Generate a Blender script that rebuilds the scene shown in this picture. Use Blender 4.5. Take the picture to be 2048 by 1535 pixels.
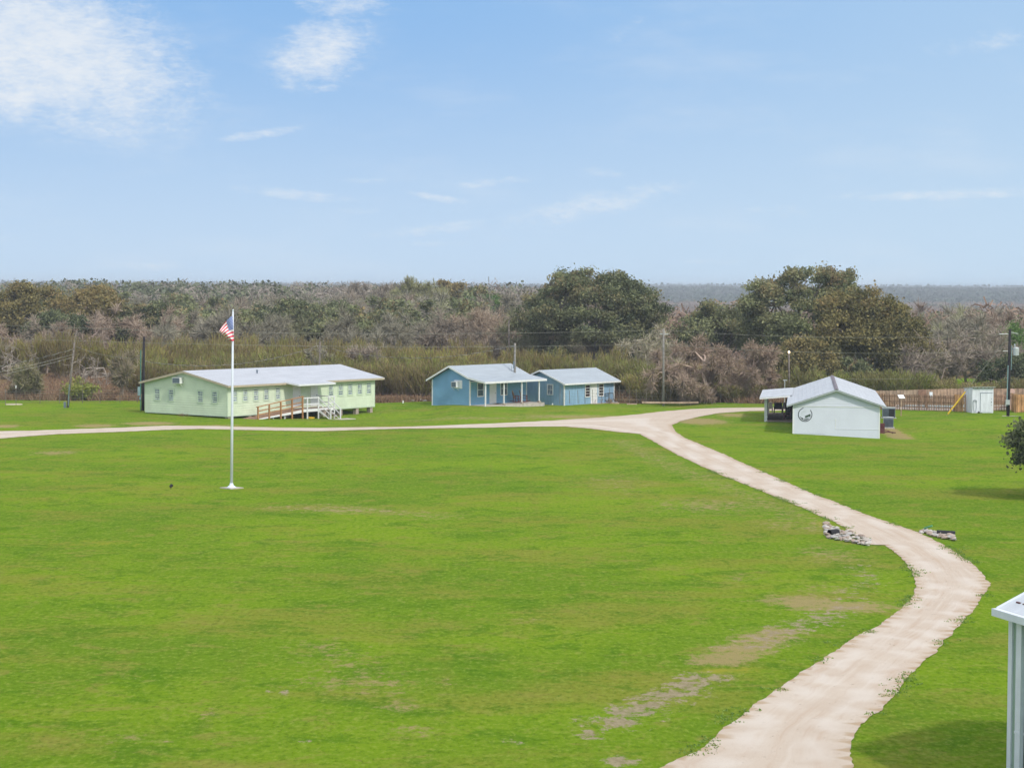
import bpy, math, random
import numpy as np
from mathutils import Vector, Matrix, noise
from mathutils.geometry import delaunay_2d_cdt
R = math.radians
for o in list(bpy.data.objects): bpy.data.objects.remove(o)
S = bpy.context.scene
col = S.collection

# ------------------------------------------------------------------ camera
F, HC = 4141.0, 11.5
PITCH, ROLL = R(2.69), 0.0045
fw = np.array([0, math.cos(PITCH), -math.sin(PITCH)])
up = np.array([0, math.sin(PITCH), math.cos(PITCH)]); rt = np.array([1., 0, 0])
CR = rt*math.cos(ROLL) + up*math.sin(ROLL); CU = -rt*math.sin(ROLL) + up*math.cos(ROLL)
cam_d = bpy.data.cameras.new("camera"); cam = bpy.data.objects.new("camera", cam_d); col.objects.link(cam)
cam_d.sensor_width = 36; cam_d.lens = 36*F/2048; cam_d.clip_start = .5; cam_d.clip_end = 60000
cam.matrix_world = Matrix(((CR[0], CU[0], -fw[0], 0), (CR[1], CU[1], -fw[1], 0), (CR[2], CU[2], -fw[2], HC), (0, 0, 0, 1)))
S.camera = cam
S.view_settings.view_transform = 'Standard'; S.view_settings.look = 'None'; S.view_settings.gamma = 1
S.view_settings.exposure = 0.15

# ------------------------------------------------------------------ node helpers
class N:
    def __init__(s, tree): s.t = tree; s.n = tree.nodes; s.l = tree.links
    def put(s, sock, v):
        if isinstance(v, bpy.types.NodeSocket): s.l.new(v, sock)
        elif v is not None:
            if isinstance(v, (tuple, list)) and len(v) == 3 and sock.type == 'RGBA': v = (*v, 1)
            sock.default_value = v
    def math(s, op, a, b=None, c=None, clamp=False):
        n = s.n.new('ShaderNodeMath'); n.operation = op; n.use_clamp = clamp
        s.put(n.inputs[0], a); s.put(n.inputs[1], b)
        if c is not None: s.put(n.inputs[2], c)
        return n.outputs[0]
    def mix(s, f, a, b, mode='MIX'):
        n = s.n.new('ShaderNodeMix'); n.data_type = 'RGBA'; n.blend_type = mode
        s.put(n.inputs[0], f); s.put(n.inputs[6], a); s.put(n.inputs[7], b); return n.outputs[2]
    def noise(s, vec, scale, detail=4, rough=.55, dist=0):
        n = s.n.new('ShaderNodeTexNoise'); s.put(n.inputs['Vector'], vec); n.inputs['Scale'].default_value = scale
        n.inputs['Detail'].default_value = detail; n.inputs['Roughness'].default_value = rough; n.inputs['Distortion'].default_value = dist
        return n.outputs[0]
    def mapping(s, vec, scale=(1, 1, 1), rot=(0, 0, 0), loc=(0, 0, 0)):
        n = s.n.new('ShaderNodeMapping'); s.put(n.inputs[0], vec); n.inputs['Scale'].default_value = scale
        n.inputs['Rotation'].default_value = rot; n.inputs['Location'].default_value = loc; return n.outputs[0]
    def ramp(s, v, a, b, clamp=True):
        n = s.n.new('ShaderNodeMapRange'); n.clamp = clamp; s.put(n.inputs[0], v); n.inputs[1].default_value = a; n.inputs[2].default_value = b
        n.interpolation_type = 'SMOOTHSTEP'; return n.outputs[0]
    def attr(s, name):
        n = s.n.new('ShaderNodeAttribute'); n.attribute_name = name; return n.outputs['Fac']
    def pos(s): return s.n.new('ShaderNodeNewGeometry').outputs['Position']
    def obj(s): return s.n.new('ShaderNodeTexCoord').outputs['Object']
    def sep(s, v):
        n = s.n.new('ShaderNodeSeparateXYZ'); s.put(n.inputs[0], v); return n.outputs
    def comb(s, x, y, z):
        n = s.n.new('ShaderNodeCombineXYZ'); s.put(n.inputs[0], x); s.put(n.inputs[1], y); s.put(n.inputs[2], z); return n.outputs[0]
    def bump(s, h, strength=.5, dist=.02):
        n = s.n.new('ShaderNodeBump'); n.inputs['Strength'].default_value = strength; n.inputs['Distance'].default_value = dist
        s.put(n.inputs['Height'], h); return n.outputs[0]

def newmat(name):
    m = bpy.data.materials.new(name); m.use_nodes = True
    nt = m.node_tree; b = nt.nodes['Principled BSDF']
    return m, N(nt), b

# ------------------------------------------------------------------ sun and sky
SUN_AZ = R(140)      # clockwise from +Y (the view direction)
SUN_EL = R(43)
sd = Vector((math.sin(SUN_AZ)*math.cos(SUN_EL), math.cos(SUN_AZ)*math.cos(SUN_EL), math.sin(SUN_EL)))
sl = bpy.data.lights.new("sun", 'SUN'); sl.energy = 2.3; sl.angle = R(2.5); sl.color = (1, .955, .88)
so = bpy.data.objects.new("sun", sl); col.objects.link(so); so.rotation_euler = sd.to_track_quat('Z', 'Y').to_euler()
W = bpy.data.worlds.new("World"); S.world = W; W.use_nodes = True
n = N(W.node_tree); bg = n.n['Background']; bg.inputs['Strength'].default_value = .15
sky = n.n.new('ShaderNodeTexSky'); sky.sky_type = 'NISHITA'; sky.sun_disc = False
sky.sun_elevation = SUN_EL; sky.sun_rotation = SUN_AZ; sky.air_density = 1.0; sky.dust_density = .6; sky.ozone_density = 2.0
gen = n.n.new('ShaderNodeTexCoord').outputs['Generated']
x, y, z = n.sep(gen)
az = n.math('DIVIDE', x, n.math('MAXIMUM', y, .02)); el = z
# clear-air gradient seen in the low sky of this long lens view: pale near the horizon, stronger blue higher up
skycol = n.mix(n.ramp(el, -.01, .15), (3.42, 4.37, 5.44), (1.66, 3.02, 5.05))
fill_cloud = n.math('MULTIPLY', n.ramp(n.noise(gen, 2.2, 6, .6), .36, .60), n.ramp(el, .15, .26))  # unseen bright cloud cover above the view, added as fill light for shaded walls
skycol = n.mix(n.math('MULTIPLY', n.ramp(az, -.08, .26), .38), skycol, (3.55, 4.55, 5.35))
skyhi = n.mix(fill_cloud, sky.outputs[0], (7.6, 7.7, 7.9))
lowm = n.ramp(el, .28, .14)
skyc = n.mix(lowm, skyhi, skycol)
# wispy clouds
uv = n.comb(az, n.math('MULTIPLY', el, 1.0), 0)
wob = n.noise(n.mapping(uv, (1, 1.9, 1)), 62, 8, .66)
wob2 = n.noise(n.mapping(uv, (1, 3.0, 1), (0, 0, R(14))), 165, 6, .7, .4)
fine = n.math('ADD', n.math('MULTIPLY', wob, .6), n.math('MULTIPLY', wob2, .4))
def blob(px, py, rx, ry, ang, amt):
    u0 = (px-1024)/F; v0 = (573-py)/F
    du = n.math('SUBTRACT', az, u0); dv = n.math('SUBTRACT', el, v0)
    c, s_ = math.cos(ang), math.sin(ang)
    a = n.math('DIVIDE', n.math('ADD', n.math('MULTIPLY', du, c), n.math('MULTIPLY', dv, s_)), rx/F)
    b = n.math('DIVIDE', n.math('SUBTRACT', n.math('MULTIPLY', dv, c), n.math('MULTIPLY', du, s_)), ry/F)
    d = n.math('SQRT', n.math('ADD', n.math('MULTIPLY', a, a), n.math('MULTIPLY', b, b)))
    return n.math('MULTIPLY', n.ramp(d, 1.25, .15), amt)
m = None
for t in [(90, 110, 380, 175, -.35, 1.0), (20, 205, 130, 80, 0, .85), (640, 115, 135, 75, .35, .78), (690, 20, 130, 40, 0, .5), (640, 182, 50, 16, 0, .4),
          (330, 212, 90, 16, .05, .5), (515, 276, 105, 12, .15, .62), (590, 392, 150, 16, -.08, .5), (880, 398, 75, 10, -.15, .6),
          (1180, 410, 240, 34, .2, .42), (985, 366, 110, 12, .1, .4), (1880, 390, 260, 14, .02, .55), (1250, 65, 60, 22, .7, .28),
          (860, 460, 160, 16, .12, .38), (1950, 100, 150, 26, .1, .32), (740, 365, 90, 12, -.05, .3), (300, 535, 120, 14, 0, .3),
          (1200, 345, 70, 14, -.1, .28), (1560, 420, 120, 22, 0, .22), (860, 488, 100, 8, 0, .3), (720, 425, 90, 10, 0, .25), (1420, 522, 120, 8, 0, .25),
          (-500, 60, 500, 200, 0, .8), (2900, 150, 500, 80, 0, .6)]:
    bl = blob(*t); m = bl if m is None else n.math('MAXIMUM', m, bl)
cl = n.ramp(n.math('ADD', m, n.math('MULTIPLY', n.math('SUBTRACT', fine, .5), 2.3)), .02, 1.25)
cl = n.math('MULTIPLY', cl, n.ramp(m, .02, .25))
veil = n.math('MULTIPLY', n.ramp(n.noise(n.mapping(uv, (1, 3.5, 1), (0, 0, R(-12))), 9, 5, .6), .45, .8), .22)
tot = n.math('MINIMUM', n.math('ADD', n.math('MULTIPLY', cl, .9), veil), .95)
skyc = n.mix(tot, skyc, (4.85, 5.15, 5.5))
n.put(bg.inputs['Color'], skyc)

# ------------------------------------------------------------------ pixel -> world helpers (layout measured on the photograph)
def ray(px, py): return fw + CR*(px-1024)/F - CU*(py-767.5)/F
def G(px, py, z=0.):
    d = ray(px, py); t = (z-HC)/d[2]; return Vector((0, 0, HC)) + Vector(d)*t
def at(px, py, Y):
    d = ray(px, py); return Vector((0, 0, HC)) + Vector(d)*(Y/d[1])
def zat(px, py, Y): return at(px, py, Y).z

def sm(a, b, v):
    t = np.clip((v-a)/(b-a), 0, 1); return t*t*(3-2*t)
def terr(x, y):
    x = np.asarray(x, float); y = np.asarray(y, float)
    d = -.62*np.exp(-(((x+14.0)**2+(y-191)**2)/(2*8.5**2)))*(1-sm(-8.5, -5.0, x))
    d += -.42*np.exp(-(((x-31)**2+(y-165)**2)/(2*4.2**2)))
    d += -.32*sm(-4, 3, x)*(1-sm(15, 22, x))*sm(196, 203, y)*(1-sm(240, 260, y))
    u = x/np.maximum(y, 50)
    d += -13*sm(300, 620, y)*sm(.025, .085, u)*(1-sm(2300, 3300, y)*.95)
    d += -9*sm(700, 1500, y)*(1-sm(.025, .085, u))*(1-sm(2300, 3300, y)*.95)
    d += .9*sm(330, 620, y)*(1-sm(900, 1500, y))*(1-sm(-.01, .06, u))
    d += 1.2*sm(260, 400, y)*np.sin(x*.021+1)*np.cos(y*.013)
    return d
def T(x, y): return float(terr(x, y))

# ------------------------------------------------------------------ object helpers
def link(o): col.objects.link(o); return o
def tag(o, label=None, cat=None, group=None, kind=None):
    if label: o["label"] = label
    if cat: o["category"] = cat
    if group: o["group"] = group
    if kind: o["kind"] = kind
    return o
def empty(name, loc, rz, label, cat, group=None):
    o = bpy.data.objects.new(name, None); link(o); o.location = loc; o.rotation_euler = (0, 0, rz); o.empty_display_size = .2
    return tag(o, label, cat, group)
class MB:
    def __init__(s): s.v = []; s.f = []; s.m = []
    def face(s, pts, mi=0):
        i = len(s.v); s.v += [tuple(p) for p in pts]; s.f.append(list(range(i, i+len(pts)))); s.m.append(mi); return s
    def box(s, x0, x1, y0, y1, z0, z1, mi=0):
        i = len(s.v); s.v += [(x0, y0, z0), (x1, y0, z0), (x1, y1, z0), (x0, y1, z0), (x0, y0, z1), (x1, y0, z1), (x1, y1, z1), (x0, y1, z1)]
        for q in ((0, 3, 2, 1), (4, 5, 6, 7), (0, 1, 5, 4), (1, 2, 6, 5), (2, 3, 7, 6), (3, 0, 4, 7)): s.f.append([i+k for k in q]); s.m.append(mi)
        return s
    def prism(s, poly, d, mi=0):      # poly: list of 3d points, extruded by vector d
        a = [Vector(p) for p in poly]; b = [p+Vector(d) for p in a]; k = len(a)
        s.face(a[::-1], mi); s.face(b, mi)
        for i in range(k): s.face([a[i], a[(i+1) % k], b[(i+1) % k], b[i]], mi)
        return s
    def bar(s, a, b, w, h=None, mi=0, up=(0, 0, 1)):
        a = Vector(a); b = Vector(b); h = h or w; d = (b-a).normalized(); u = Vector(up)
        if abs(d.dot(u)) > .95: u = Vector((0, 1, 0))
        sx = d.cross(u).normalized(); uz = sx.cross(d)
        i = len(s.v)
        for p in (a, b):
            for (e, g) in ((-1, -1), (1, -1), (1, 1), (-1, 1)): s.v.append(tuple(p+sx*e*w/2+uz*g*h/2))
        for q in ((0, 3, 2, 1), (4, 5, 6, 7), (0, 1, 5, 4), (1, 2, 6, 5), (2, 3, 7, 6), (3, 0, 4, 7)): s.f.append([i+k for k in q]); s.m.append(mi)
        return s
    def tube(s, pts, rad, k=6, mi=0, cap=True):
        pts = [Vector(p) for p in pts]; rads = rad if isinstance(rad, (list, tuple)) else [rad]*len(pts)
        i0 = len(s.v); ref = None
        for j, p in enumerate(pts):
            d = (pts[min(j+1, len(pts)-1)]-pts[max(j-1, 0)]).normalized()
            if ref is None: ref = Vector((0, 0, 1)) if abs(d.z) < .9 else Vector((1, 0, 0))
            sx = d.cross(ref).normalized(); uz = sx.cross(d)
            for q in range(k):
                a = 2*math.pi*q/k; s.v.append(tuple(p+(sx*math.cos(a)+uz*math.sin(a))*rads[j]))
        for j in range(len(pts)-1):
            for q in range(k):
                a = i0+j*k+q; b = i0+j*k+(q+1) % k; s.f.append([a, b, b+k, a+k]); s.m.append(mi)
        if cap:
            s.f.append([i0+q for q in range(k)][::-1]); s.m.append(mi)
            e = i0+(len(pts)-1)*k; s.f.append([e+q for q in range(k)]); s.m.append(mi)
        return s
    def lathe(s, prof, k=12, c=(0, 0, 0), mi=0):
        i0 = len(s.v)
        for (r, z) in prof:
            for q in range(k):
                a = 2*math.pi*q/k; s.v.append((c[0]+r*math.cos(a), c[1]+r*math.sin(a), c[2]+z))
        for j in range(len(prof)-1):
            for q in range(k):
                a = i0+j*k+q; b = i0+j*k+(q+1) % k; s.f.append([a, b, b+k, a+k]); s.m.append(mi)
        s.f.append([i0+q for q in range(k)][::-1]); s.m.append(mi)
        e = i0+(len(prof)-1)*k; s.f.append([e+q for q in range(k)]); s.m.append(mi)
        return s
    def build(s, name, mat, parent=None, smooth=False, label=None):
        me = bpy.data.meshes.new(name); me.from_pydata(s.v, [], s.f)
        for mm in (mat if isinstance(mat, (list, tuple)) else [mat]): me.materials.append(mm)
        me.polygons.foreach_set('material_index', s.m)
        if smooth: me.polygons.foreach_set('use_smooth', [True]*len(s.f))
        me.update(); o = bpy.data.objects.new(name, me); link(o)
        if parent: o.parent = parent
        if label: o["label"] = label
        return o
def copy_tree(o, loc=None, rz=None, parent=None, scale=None, label=None, color=None):
    c = o.copy(); col.objects.link(c)
    if parent: c.parent = parent
    if loc is not None: c.location = loc
    if rz is not None: c.rotation_euler = (0, 0, rz)
    if scale is not None: c.scale = scale
    if label: c["label"] = label
    if color: c.color = color
    for ch in o.children: copy_tree(ch, parent=c, color=color)
    return c

# ------------------------------------------------------------------ materials
def simple(name, c, rough=.6, metal=0, var=.08, scale=3., bump=0., coords='obj', spec=.3, dirt=None, dscale=.8):
    m, q, b = newmat(name); v = q.obj()
    nz = q.noise(v, scale, 5, .6)
    c2 = tuple(max(0, k*(1-var*2)) for k in c); c3 = tuple(min(1, k*(1+var)) for k in c)
    cc = q.mix(q.ramp(nz, .25, .75), c2, c3)
    if dirt: cc = q.mix(q.math('MULTIPLY', q.ramp(q.noise(v, dscale, 6, .65), .5, .78), .75), cc, dirt)
    q.put(b.inputs['Base Color'], cc); b.inputs['Roughness'].default_value = rough; b.inputs['Metallic'].default_value = metal
    b.inputs['Specular IOR Level'].default_value = spec
    if bump: q.put(b.inputs['Normal'], q.bump(q.noise(v, scale*6, 4), bump, .02))
    return m
M = {}
M['green'] = simple('pale_green_paint', (.67, .75, .56), .6, var=.05, scale=.7, dirt=(.60, .66, .48), dscale=.5)
M['green_trim'] = simple('green_trim', (.57, .66, .50), .6, var=.04)
M['white'] = simple('white_paint', (.80, .80, .79), .55, var=.03, dirt=(.70, .69, .66), dscale=1.2)
M['wall_white'] = simple('masonry_white', (.68, .70, .785), .7, var=.03, scale=.6, dirt=(.645, .665, .735), dscale=.35)
M['tan_fascia'] = simple('tan_fascia', (.50, .42, .30), .6, var=.06)
M['blue'] = simple('blue_siding', (.20, .41, .60), .6, var=.06, scale=.9, dirt=(.21, .42, .62), dscale=.5)
M['blue2'] = simple('blue_board', (.16, .31, .45), .65, var=.08, scale=.9, dirt=(.24, .38, .50), dscale=.8)
M['glass_dark'] = simple('window_glass', (.05, .055, .065), .12, var=.3, scale=1.5, spec=.6)
M['timber'] = simple('orange_timber', (.47, .24, .10), .75, var=.2, scale=6, dirt=(.33, .17, .08))
M['deck_board'] = simple('deck_boards', (.36, .21, .14), .75, var=.15, scale=5)
M['grey_deck'] = simple('weathered_deck', (.33, .25, .21), .8, var=.15, scale=4)
M['block'] = simple('concrete_block', (.44, .36, .30), .85, var=.15, scale=8, bump=.3)
M['concrete'] = simple('concrete', (.52, .47, .41), .85, var=.12, scale=4, bump=.2)
M['rubble'] = simple('rubble_stone', (.50, .45, .40), .85, var=.3, scale=9, bump=.4)
M['black'] = simple('black_metal', (.022, .022, .026), .5, var=.2)
M['dark'] = simple('dark_void', (.03, .027, .025), .9)
M['grey_metal'] = simple('grey_metal', (.17, .21, .25), .45, var=.1, metal=.2)
M['light_metal'] = simple('galvanised', (.55, .57, .58), .4, var=.06, metal=.4)
M['pole_wood'] = simple('pole_wood', (.20, .17, .145), .85, var=.25, scale=6)
M['pole_grey'] = simple('pole_weathered', (.25, .235, .21), .85, var=.2, scale=6)
M['pole_black'] = simple('creosote_pole', (.022, .019, .022), .75, var=.25, scale=6)
M['conduit'] = simple('conduit', (.22, .33, .34), .5, var=.1)
M['yellow'] = simple('yellow_plastic', (.78, .50, .03), .5, var=.08)
M['rust_red'] = simple('red_brown_paint', (.12, .035, .035), .6, var=.2)
M['tan_wood'] = simple('weathered_tan', (.42, .28, .19), .75, var=.2)
M['cream'] = simple('cream_paint', (.62, .56, .46), .6)
M['pink'] = simple('pink_board', (.62, .42, .34), .7, var=.05)
M['fence'] = simple('cedar_fence', (.33, .165, .085), .8, var=.25, scale=2.2, dirt=(.40, .24, .14))
M['fence_new'] = simple('new_cedar', (.46, .25, .11), .8, var=.2, scale=2.2, dirt=(.50, .33, .18))
M['fence_old'] = simple('aged_cedar', (.34, .235, .155), .8, var=.2, scale=2.0)
M['fence_dark'] = simple('dark_picket', (.28, .165, .105), .8, var=.3, scale=3)
M['wire'] = simple('wire', (.27, .26, .21), .6)
M['cable'] = simple('twisted_cable', (.46, .44, .38), .6, var=.3, scale=2)
M['metal_green'] = simple('sage_metal', (.30, .41, .33), .45, var=.04)
M['trim_metal'] = simple('trim_metal', (.70, .74, .80), .4, var=.03)
M['log'] = simple('pale_log', (.50, .36, .26), .85, var=.2, scale=3)
M['hose'] = simple('grey_hose', (.22, .25, .27), .5)
M['brown_dirt'] = simple('dry_weed', (.35, .24, .10), .9, var=.3)
def roof_mat(name, c, axis, pitch=.23, rust=.0):
    m, q, b = newmat(name); v = q.obj(); s3 = q.sep(v); a = s3[axis]
    w = q.math('SINE', q.math('MULTIPLY', a, 2*math.pi/pitch))
    rid = q.ramp(w, .8, 1.)
    nz = q.noise(q.mapping(v, (.4, 1.6, 1) if axis == 0 else (1.6, .4, 1)), 1.1, 6, .65)
    cc = q.mix(q.ramp(nz, .3, .72), tuple(k*.90 for k in c), tuple(min(1, k*1.06) for k in c))
    fl = q.math('FRACT', q.math('MULTIPLY', a, 1/.92))
    cc = q.mix(q.math('MULTIPLY', q.ramp(fl, .05, .0), .30), cc, tuple(k*.55 for k in c))
    if rust: cc = q.mix(q.math('MULTIPLY', q.ramp(q.noise(v, 2.5, 6, .7), .58, .8), rust), cc, (.30, .20, .17))
    q.put(b.inputs['Base Color'], cc); b.inputs['Roughness'].default_value = .5; b.inputs['Metallic'].default_value = .15
    q.put(b.inputs['Normal'], q.bump(q.math('ADD', rid, q.math('MULTIPLY', w, .3)), .22, .02))
    return m
M['roof_white'] = roof_mat('roof_white', (.50, .52, .56), 0, rust=.15)
M['roof_grey'] = roof_mat('roof_grey', (.39, .44, .48), 0, rust=.12)
M['roof_lodge'] = roof_mat('roof_lodge', (.53, .555, .585), 0, rust=.14)
M['roof_side'] = roof_mat('roof_side', (.60, .64, .68), 1)
def board_mat(name, c, pitch=.2):     # vertical grooved board walls
    m, q, b = newmat(name); v = q.obj(); s3 = q.sep(v); a = q.math('ADD', s3[0], s3[1])
    fl = q.math('FRACT', q.math('MULTIPLY', a, 1/pitch)); g = q.ramp(fl, .12, .0)
    nz = q.noise(q.mapping(v, (3, 3, .5)), 1.4, 5, .65)
    cc = q.mix(q.ramp(nz, .3, .75), tuple(k*.86 for k in c), tuple(k*1.12 for k in c))
    cc = q.mix(q.math('MULTIPLY', g, .12), cc, tuple(k*.6 for k in c))
    q.put(b.inputs['Base Color'], cc); b.inputs['Roughness'].default_value = .65
    q.put(b.inputs['Normal'], q.bump(g, -.6, .02)); return m
M['blue_board'] = board_mat('blue_grooved_board', (.265, .43, .60))
M['white_board'] = board_mat('white_grooved_board', (.76, .78, .83))
M['sage_rib'] = board_mat('sage_ribbed_metal', (.30, .42, .33), .3)
def pane_mat(name, lo, hi, amt):
    m, q, b = newmat(name); v = q.obj(); nz = q.noise(q.mapping(v, (2.3, 2.3, .9)), 2.6, 3, .6)
    q.put(b.inputs['Base Color'], q.mix(q.ramp(nz, amt-.14, amt+.14), lo, hi)); b.inputs['Roughness'].default_value = .15
    b.inputs['Specular IOR Level'].default_value = .7; return m
M['pane'] = pane_mat('curtained_pane', (.10, .13, .18), (.38, .44, .52), .5)
M['pane_dark'] = pane_mat('dark_pane', (.02, .02, .025), (.13, .085, .07), .55)

# ------------------------------------------------------------------ ground
rng = np.random.default_rng(7); random.seed(7)
def arr_noise(x, y, s, seed=0, oct=4):
    out = np.zeros_like(x, dtype=float); amp = 1; tot = 0; r = np.random.default_rng(seed)
    for o_ in range(oct):
        for k in range(5):
            a = r.uniform(0, 2*math.pi); ph = r.uniform(0, 6.28); w = s*(2**o_)*r.uniform(.7, 1.4)
            out += amp*np.sin((x*math.cos(a)+y*math.sin(a))*w+ph + 1.3*np.sin((x*math.sin(a*1.7)-y*math.cos(a*1.3))*w*.6+ph*2))/5
        tot += amp; amp *= .55
    return out/tot*1.6
def axis(parts):
    a = []
    for (lo, hi, st) in parts: a += list(np.arange(lo, hi, st))
    return np.array(a)
def geo(a, b, n_): return list(np.geomspace(a, b, n_))
xs = np.array([-v for v in geo(90, 16000, 40)][::-1][:-1]+list(np.arange(-90, -60, 3))+list(np.arange(-60, 62, .45))+list(np.arange(62, 92, 3))+geo(95, 16000, 40))
ys = np.array([-3000, -1000, -400, -150, -50, 0, 20]+list(np.arange(32, 42, 2))+list(np.arange(42, 215, .4))+list(np.arange(216, 300, 2.5))+geo(303, 16000, 70)+[22000, 30000])
X, Y = np.meshgrid(xs, ys); Z = terr(X, Y)
soil = np.zeros_like(X); dry = np.zeros_like(X); yel = np.zeros_like(X)
def spot(arr, px, py, wx, wy, amt, ang=0):
    p = G(px, py); p1 = G(px+wx, py); p2 = G(px, py-wy); rx = abs(p1.x-p.x)+.01; ry = abs(p2.y-p.y)+.01
    dx = X-p.x-(Y-p.y)*ang; dy = Y-p.y
    arr[...] = np.maximum(arr, amt*np.exp(-((dx/rx)**2+(dy/ry)**2)))
def spine(arr, pts, w, amt):
    P = [G(*p) for p in pts]
    for a, b in zip(P[:-1], P[1:]):
        ab = np.array([b.x-a.x, b.y-a.y]); L2 = ab@ab; t = np.clip(((X-a.x)*ab[0]+(Y-a.y)*ab[1])/L2, 0, 1)
        d = np.hypot(X-a.x-t*ab[0], Y-a.y-t*ab[1]); arr[...] = np.maximum(arr, amt*np.exp(-(d/w)**2))
spine(soil, [(1235, 1445), (1290, 1408), (1350, 1385), (1410, 1352)], 1.05, .62)
spine(soil, [(1505, 1290), (1560, 1265), (1620, 1245), (1680, 1215)], 1.3, .50)
spine(dry, [(1440, 1320), (1500, 1290), (1560, 1262)], 1.3, .9)
spine(dry, [(1600, 1200), (1640, 1212), (1720, 1212)], 1.7, .95)
spine(dry, [(1240, 880), (1330, 925), (1450, 975), (1560, 1015), (1640, 1060)], 2.0, .52)
spine(dry, [(640, 1290), (700, 1340), (760, 1380)], 2.2, .45)
spine(dry, [(560, 1015), (660, 1012), (760, 1020), (880, 1032)], 2.2, .55)
spine(soil, [(590, 1018), (690, 1018), (760, 1022)], 1.2, .36)
spine(soil, [(1700, 1200), (1745, 1160), (1720, 1130)], 1.3, .36)
spine(yel, [(1425, 1342), (1480, 1338)], .6, 1.0)
for s_ in [(1180, 1470, 30, 12, .9), (1240, 1520, 40, 12, .9), (1020, 1482, 25, 8, .6), (1150, 1445, 25, 8, .5), (560, 1382, 40, 8, .5), (620, 1480, 24, 6, .5)]: spot(soil, *s_)
for s_ in [(690, 1020, 110, 10, .65), (720, 1365, 220, 22, .55), (800, 1410, 60, 16, .7), (820, 1462, 90, 16, .6), (110, 905, 60, 6, .8), (190, 851, 50, 4, 1.1),
           (300, 846, 60, 4, 1.2), (10, 852, 35, 4, 1.1), (450, 850, 60, 2.5, .7), (1230, 965, 150, 40, .45), (1420, 1010, 180, 22, .6), (1560, 1050, 60, 18, .55),
           (1660, 1110, 90, 26, .6), (1480, 1155, 60, 10, .5), (1400, 842, 60, 7, 1.2), (1465, 830, 40, 5, .9), (1150, 833, 160, 6, .8), (950, 836, 260, 5, .6), (1790, 860, 26, 12, 1.2), (1420, 905, 60, 10, .4),
           (420, 1430, 120, 20, .4), (240, 1480, 120, 20, .45), (1050, 1240, 60, 10, .5), (1650, 1180, 70, 20, .6), (1450, 1440, 60, 14, .35), (1460, 900, 90, 6, .35)]: spot(dry, *s_)
for s_ in [(200, 1085, 140, 14, .6), (100, 960, 90, 10, .5), (1650, 1050, 20, 14, .9), (700, 1030, 60, 8, .5), (1900, 940, 220, 30, .3), (330, 950, 60, 10, .4), (1500, 1100, 200, 30, .3), (1810, 862, 16, 10, 1.0), (1700, 905, 160, 14, .35), (1050, 1160, 120, 20, .35)]: spot(yel, *s_)
n1 = arr_noise(X, Y, .55, 1); n2 = arr_noise(X, Y, 1.7, 2)
soil = np.clip(soil, 0, 1.2); dry = np.clip(dry+.10*np.clip(n1-.4, 0, 1), 0, 1.2)
# the mown lawn ends at the brush line
edge = 204.5 + 1.0*arr_noise(X, Y, .12, 5) + 4.5*sm(-16, -2, X)*(1-sm(18, 24, X)) + 60*sm(24, 34, X)
field = sm(0, 2.2, Y-edge)
u_ = X/np.maximum(Y, 50)
meadow = sm(.25, .6, arr_noise(X, Y, .018, 9))*sm(255, 300, Y)*sm(.03, .06, u_)
meadow = np.maximum(meadow, np.exp(-(((X-19)/9)**2+((Y-300)/60)**2)))
field = field*(1-np.clip(meadow, 0, 1))
nx, ny = len(xs), len(ys)
me = bpy.data.meshes.new('ground'); V = np.stack([X, Y, Z], -1).reshape(-1, 3)
ii = (np.arange(ny-1)[:, None]*nx+np.arange(nx-1)[None]).reshape(-1); Fq = np.stack([ii, ii+1, ii+nx+1, ii+nx], -1)
def fast_mesh(me, V, Fq):
    k = Fq.shape[1]; me.vertices.add(len(V)); me.vertices.foreach_set('co', V.astype(np.float32).ravel())
    me.loops.add(Fq.size); me.loops.foreach_set('vertex_index', Fq.astype(np.int32).ravel())
    me.polygons.add(len(Fq)); me.polygons.foreach_set('loop_start', (np.arange(len(Fq))*k).astype(np.int32))
    me.polygons.foreach_set('loop_total', np.full(len(Fq), k, np.int32)); me.update(calc_edges=True)
fast_mesh(me, V, Fq); me.polygons.foreach_set('use_smooth', [True]*len(Fq))
for nm, a_ in (('soil', soil), ('dry', dry), ('yel', yel), ('field', field)):
    at_ = me.attributes.new(nm, 'FLOAT', 'POINT'); at_.data.foreach_set('value', a_.astype(np.float32).ravel())
m_, q, b = newmat('lawn'); p = q.pos(); s3 = q.sep(p)
big = q.noise(p, .07, 5, .6); med = q.noise(p, .55, 5, .62); sml = q.noise(q.mapping(p, (1, .55, 1)), 5.5, 5, .7); tiny = q.noise(p, 23, 4, .7)
mow = q.noise(q.mapping(p, (1.25, .028, 1)), 1.0, 3, .5, .3)
base = q.mix(q.ramp(big, .36, .66), (.160, .285, .020), (.225, .360, .020))
def lay(base, nz, a_, b_, amt, colr): return q.mix(q.math('MULTIPLY', q.ramp(nz, a_, b_), amt), base, colr)
base = lay(base, q.noise(q.mapping(p, (.6, 1, 1), (0, 0, .5)), .16, 6, .68), .48, .62, .65, (.290, .285, .055))
base = lay(base, q.noise(p, .33, 6, .72, .5), .51, .63, .72, (.095, .225, .012))
base = lay(base, q.noise(q.mapping(p, (.8, 1, 1), (0, 0, -.4), (7, 3, 0)), .55, 7, .76, .5), .53, .64, .66, (.32, .30, .075))
base = lay(base, mow, .54, .72, .16, (.245, .225, .060))
base = lay(base, q.noise(q.mapping(p, (1, .6, 1), (0, 0, 0), (3, 9, 0)), 1.5, 7, .76), .54, .70, .62, (.36, .37, .10))
base = lay(base, q.noise(q.mapping(p, (1, .6, 1), (0, 0, 0), (13, 2, 0)), 1.3, 7, .78), .53, .64, .62, (.095, .210, .012))
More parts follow.
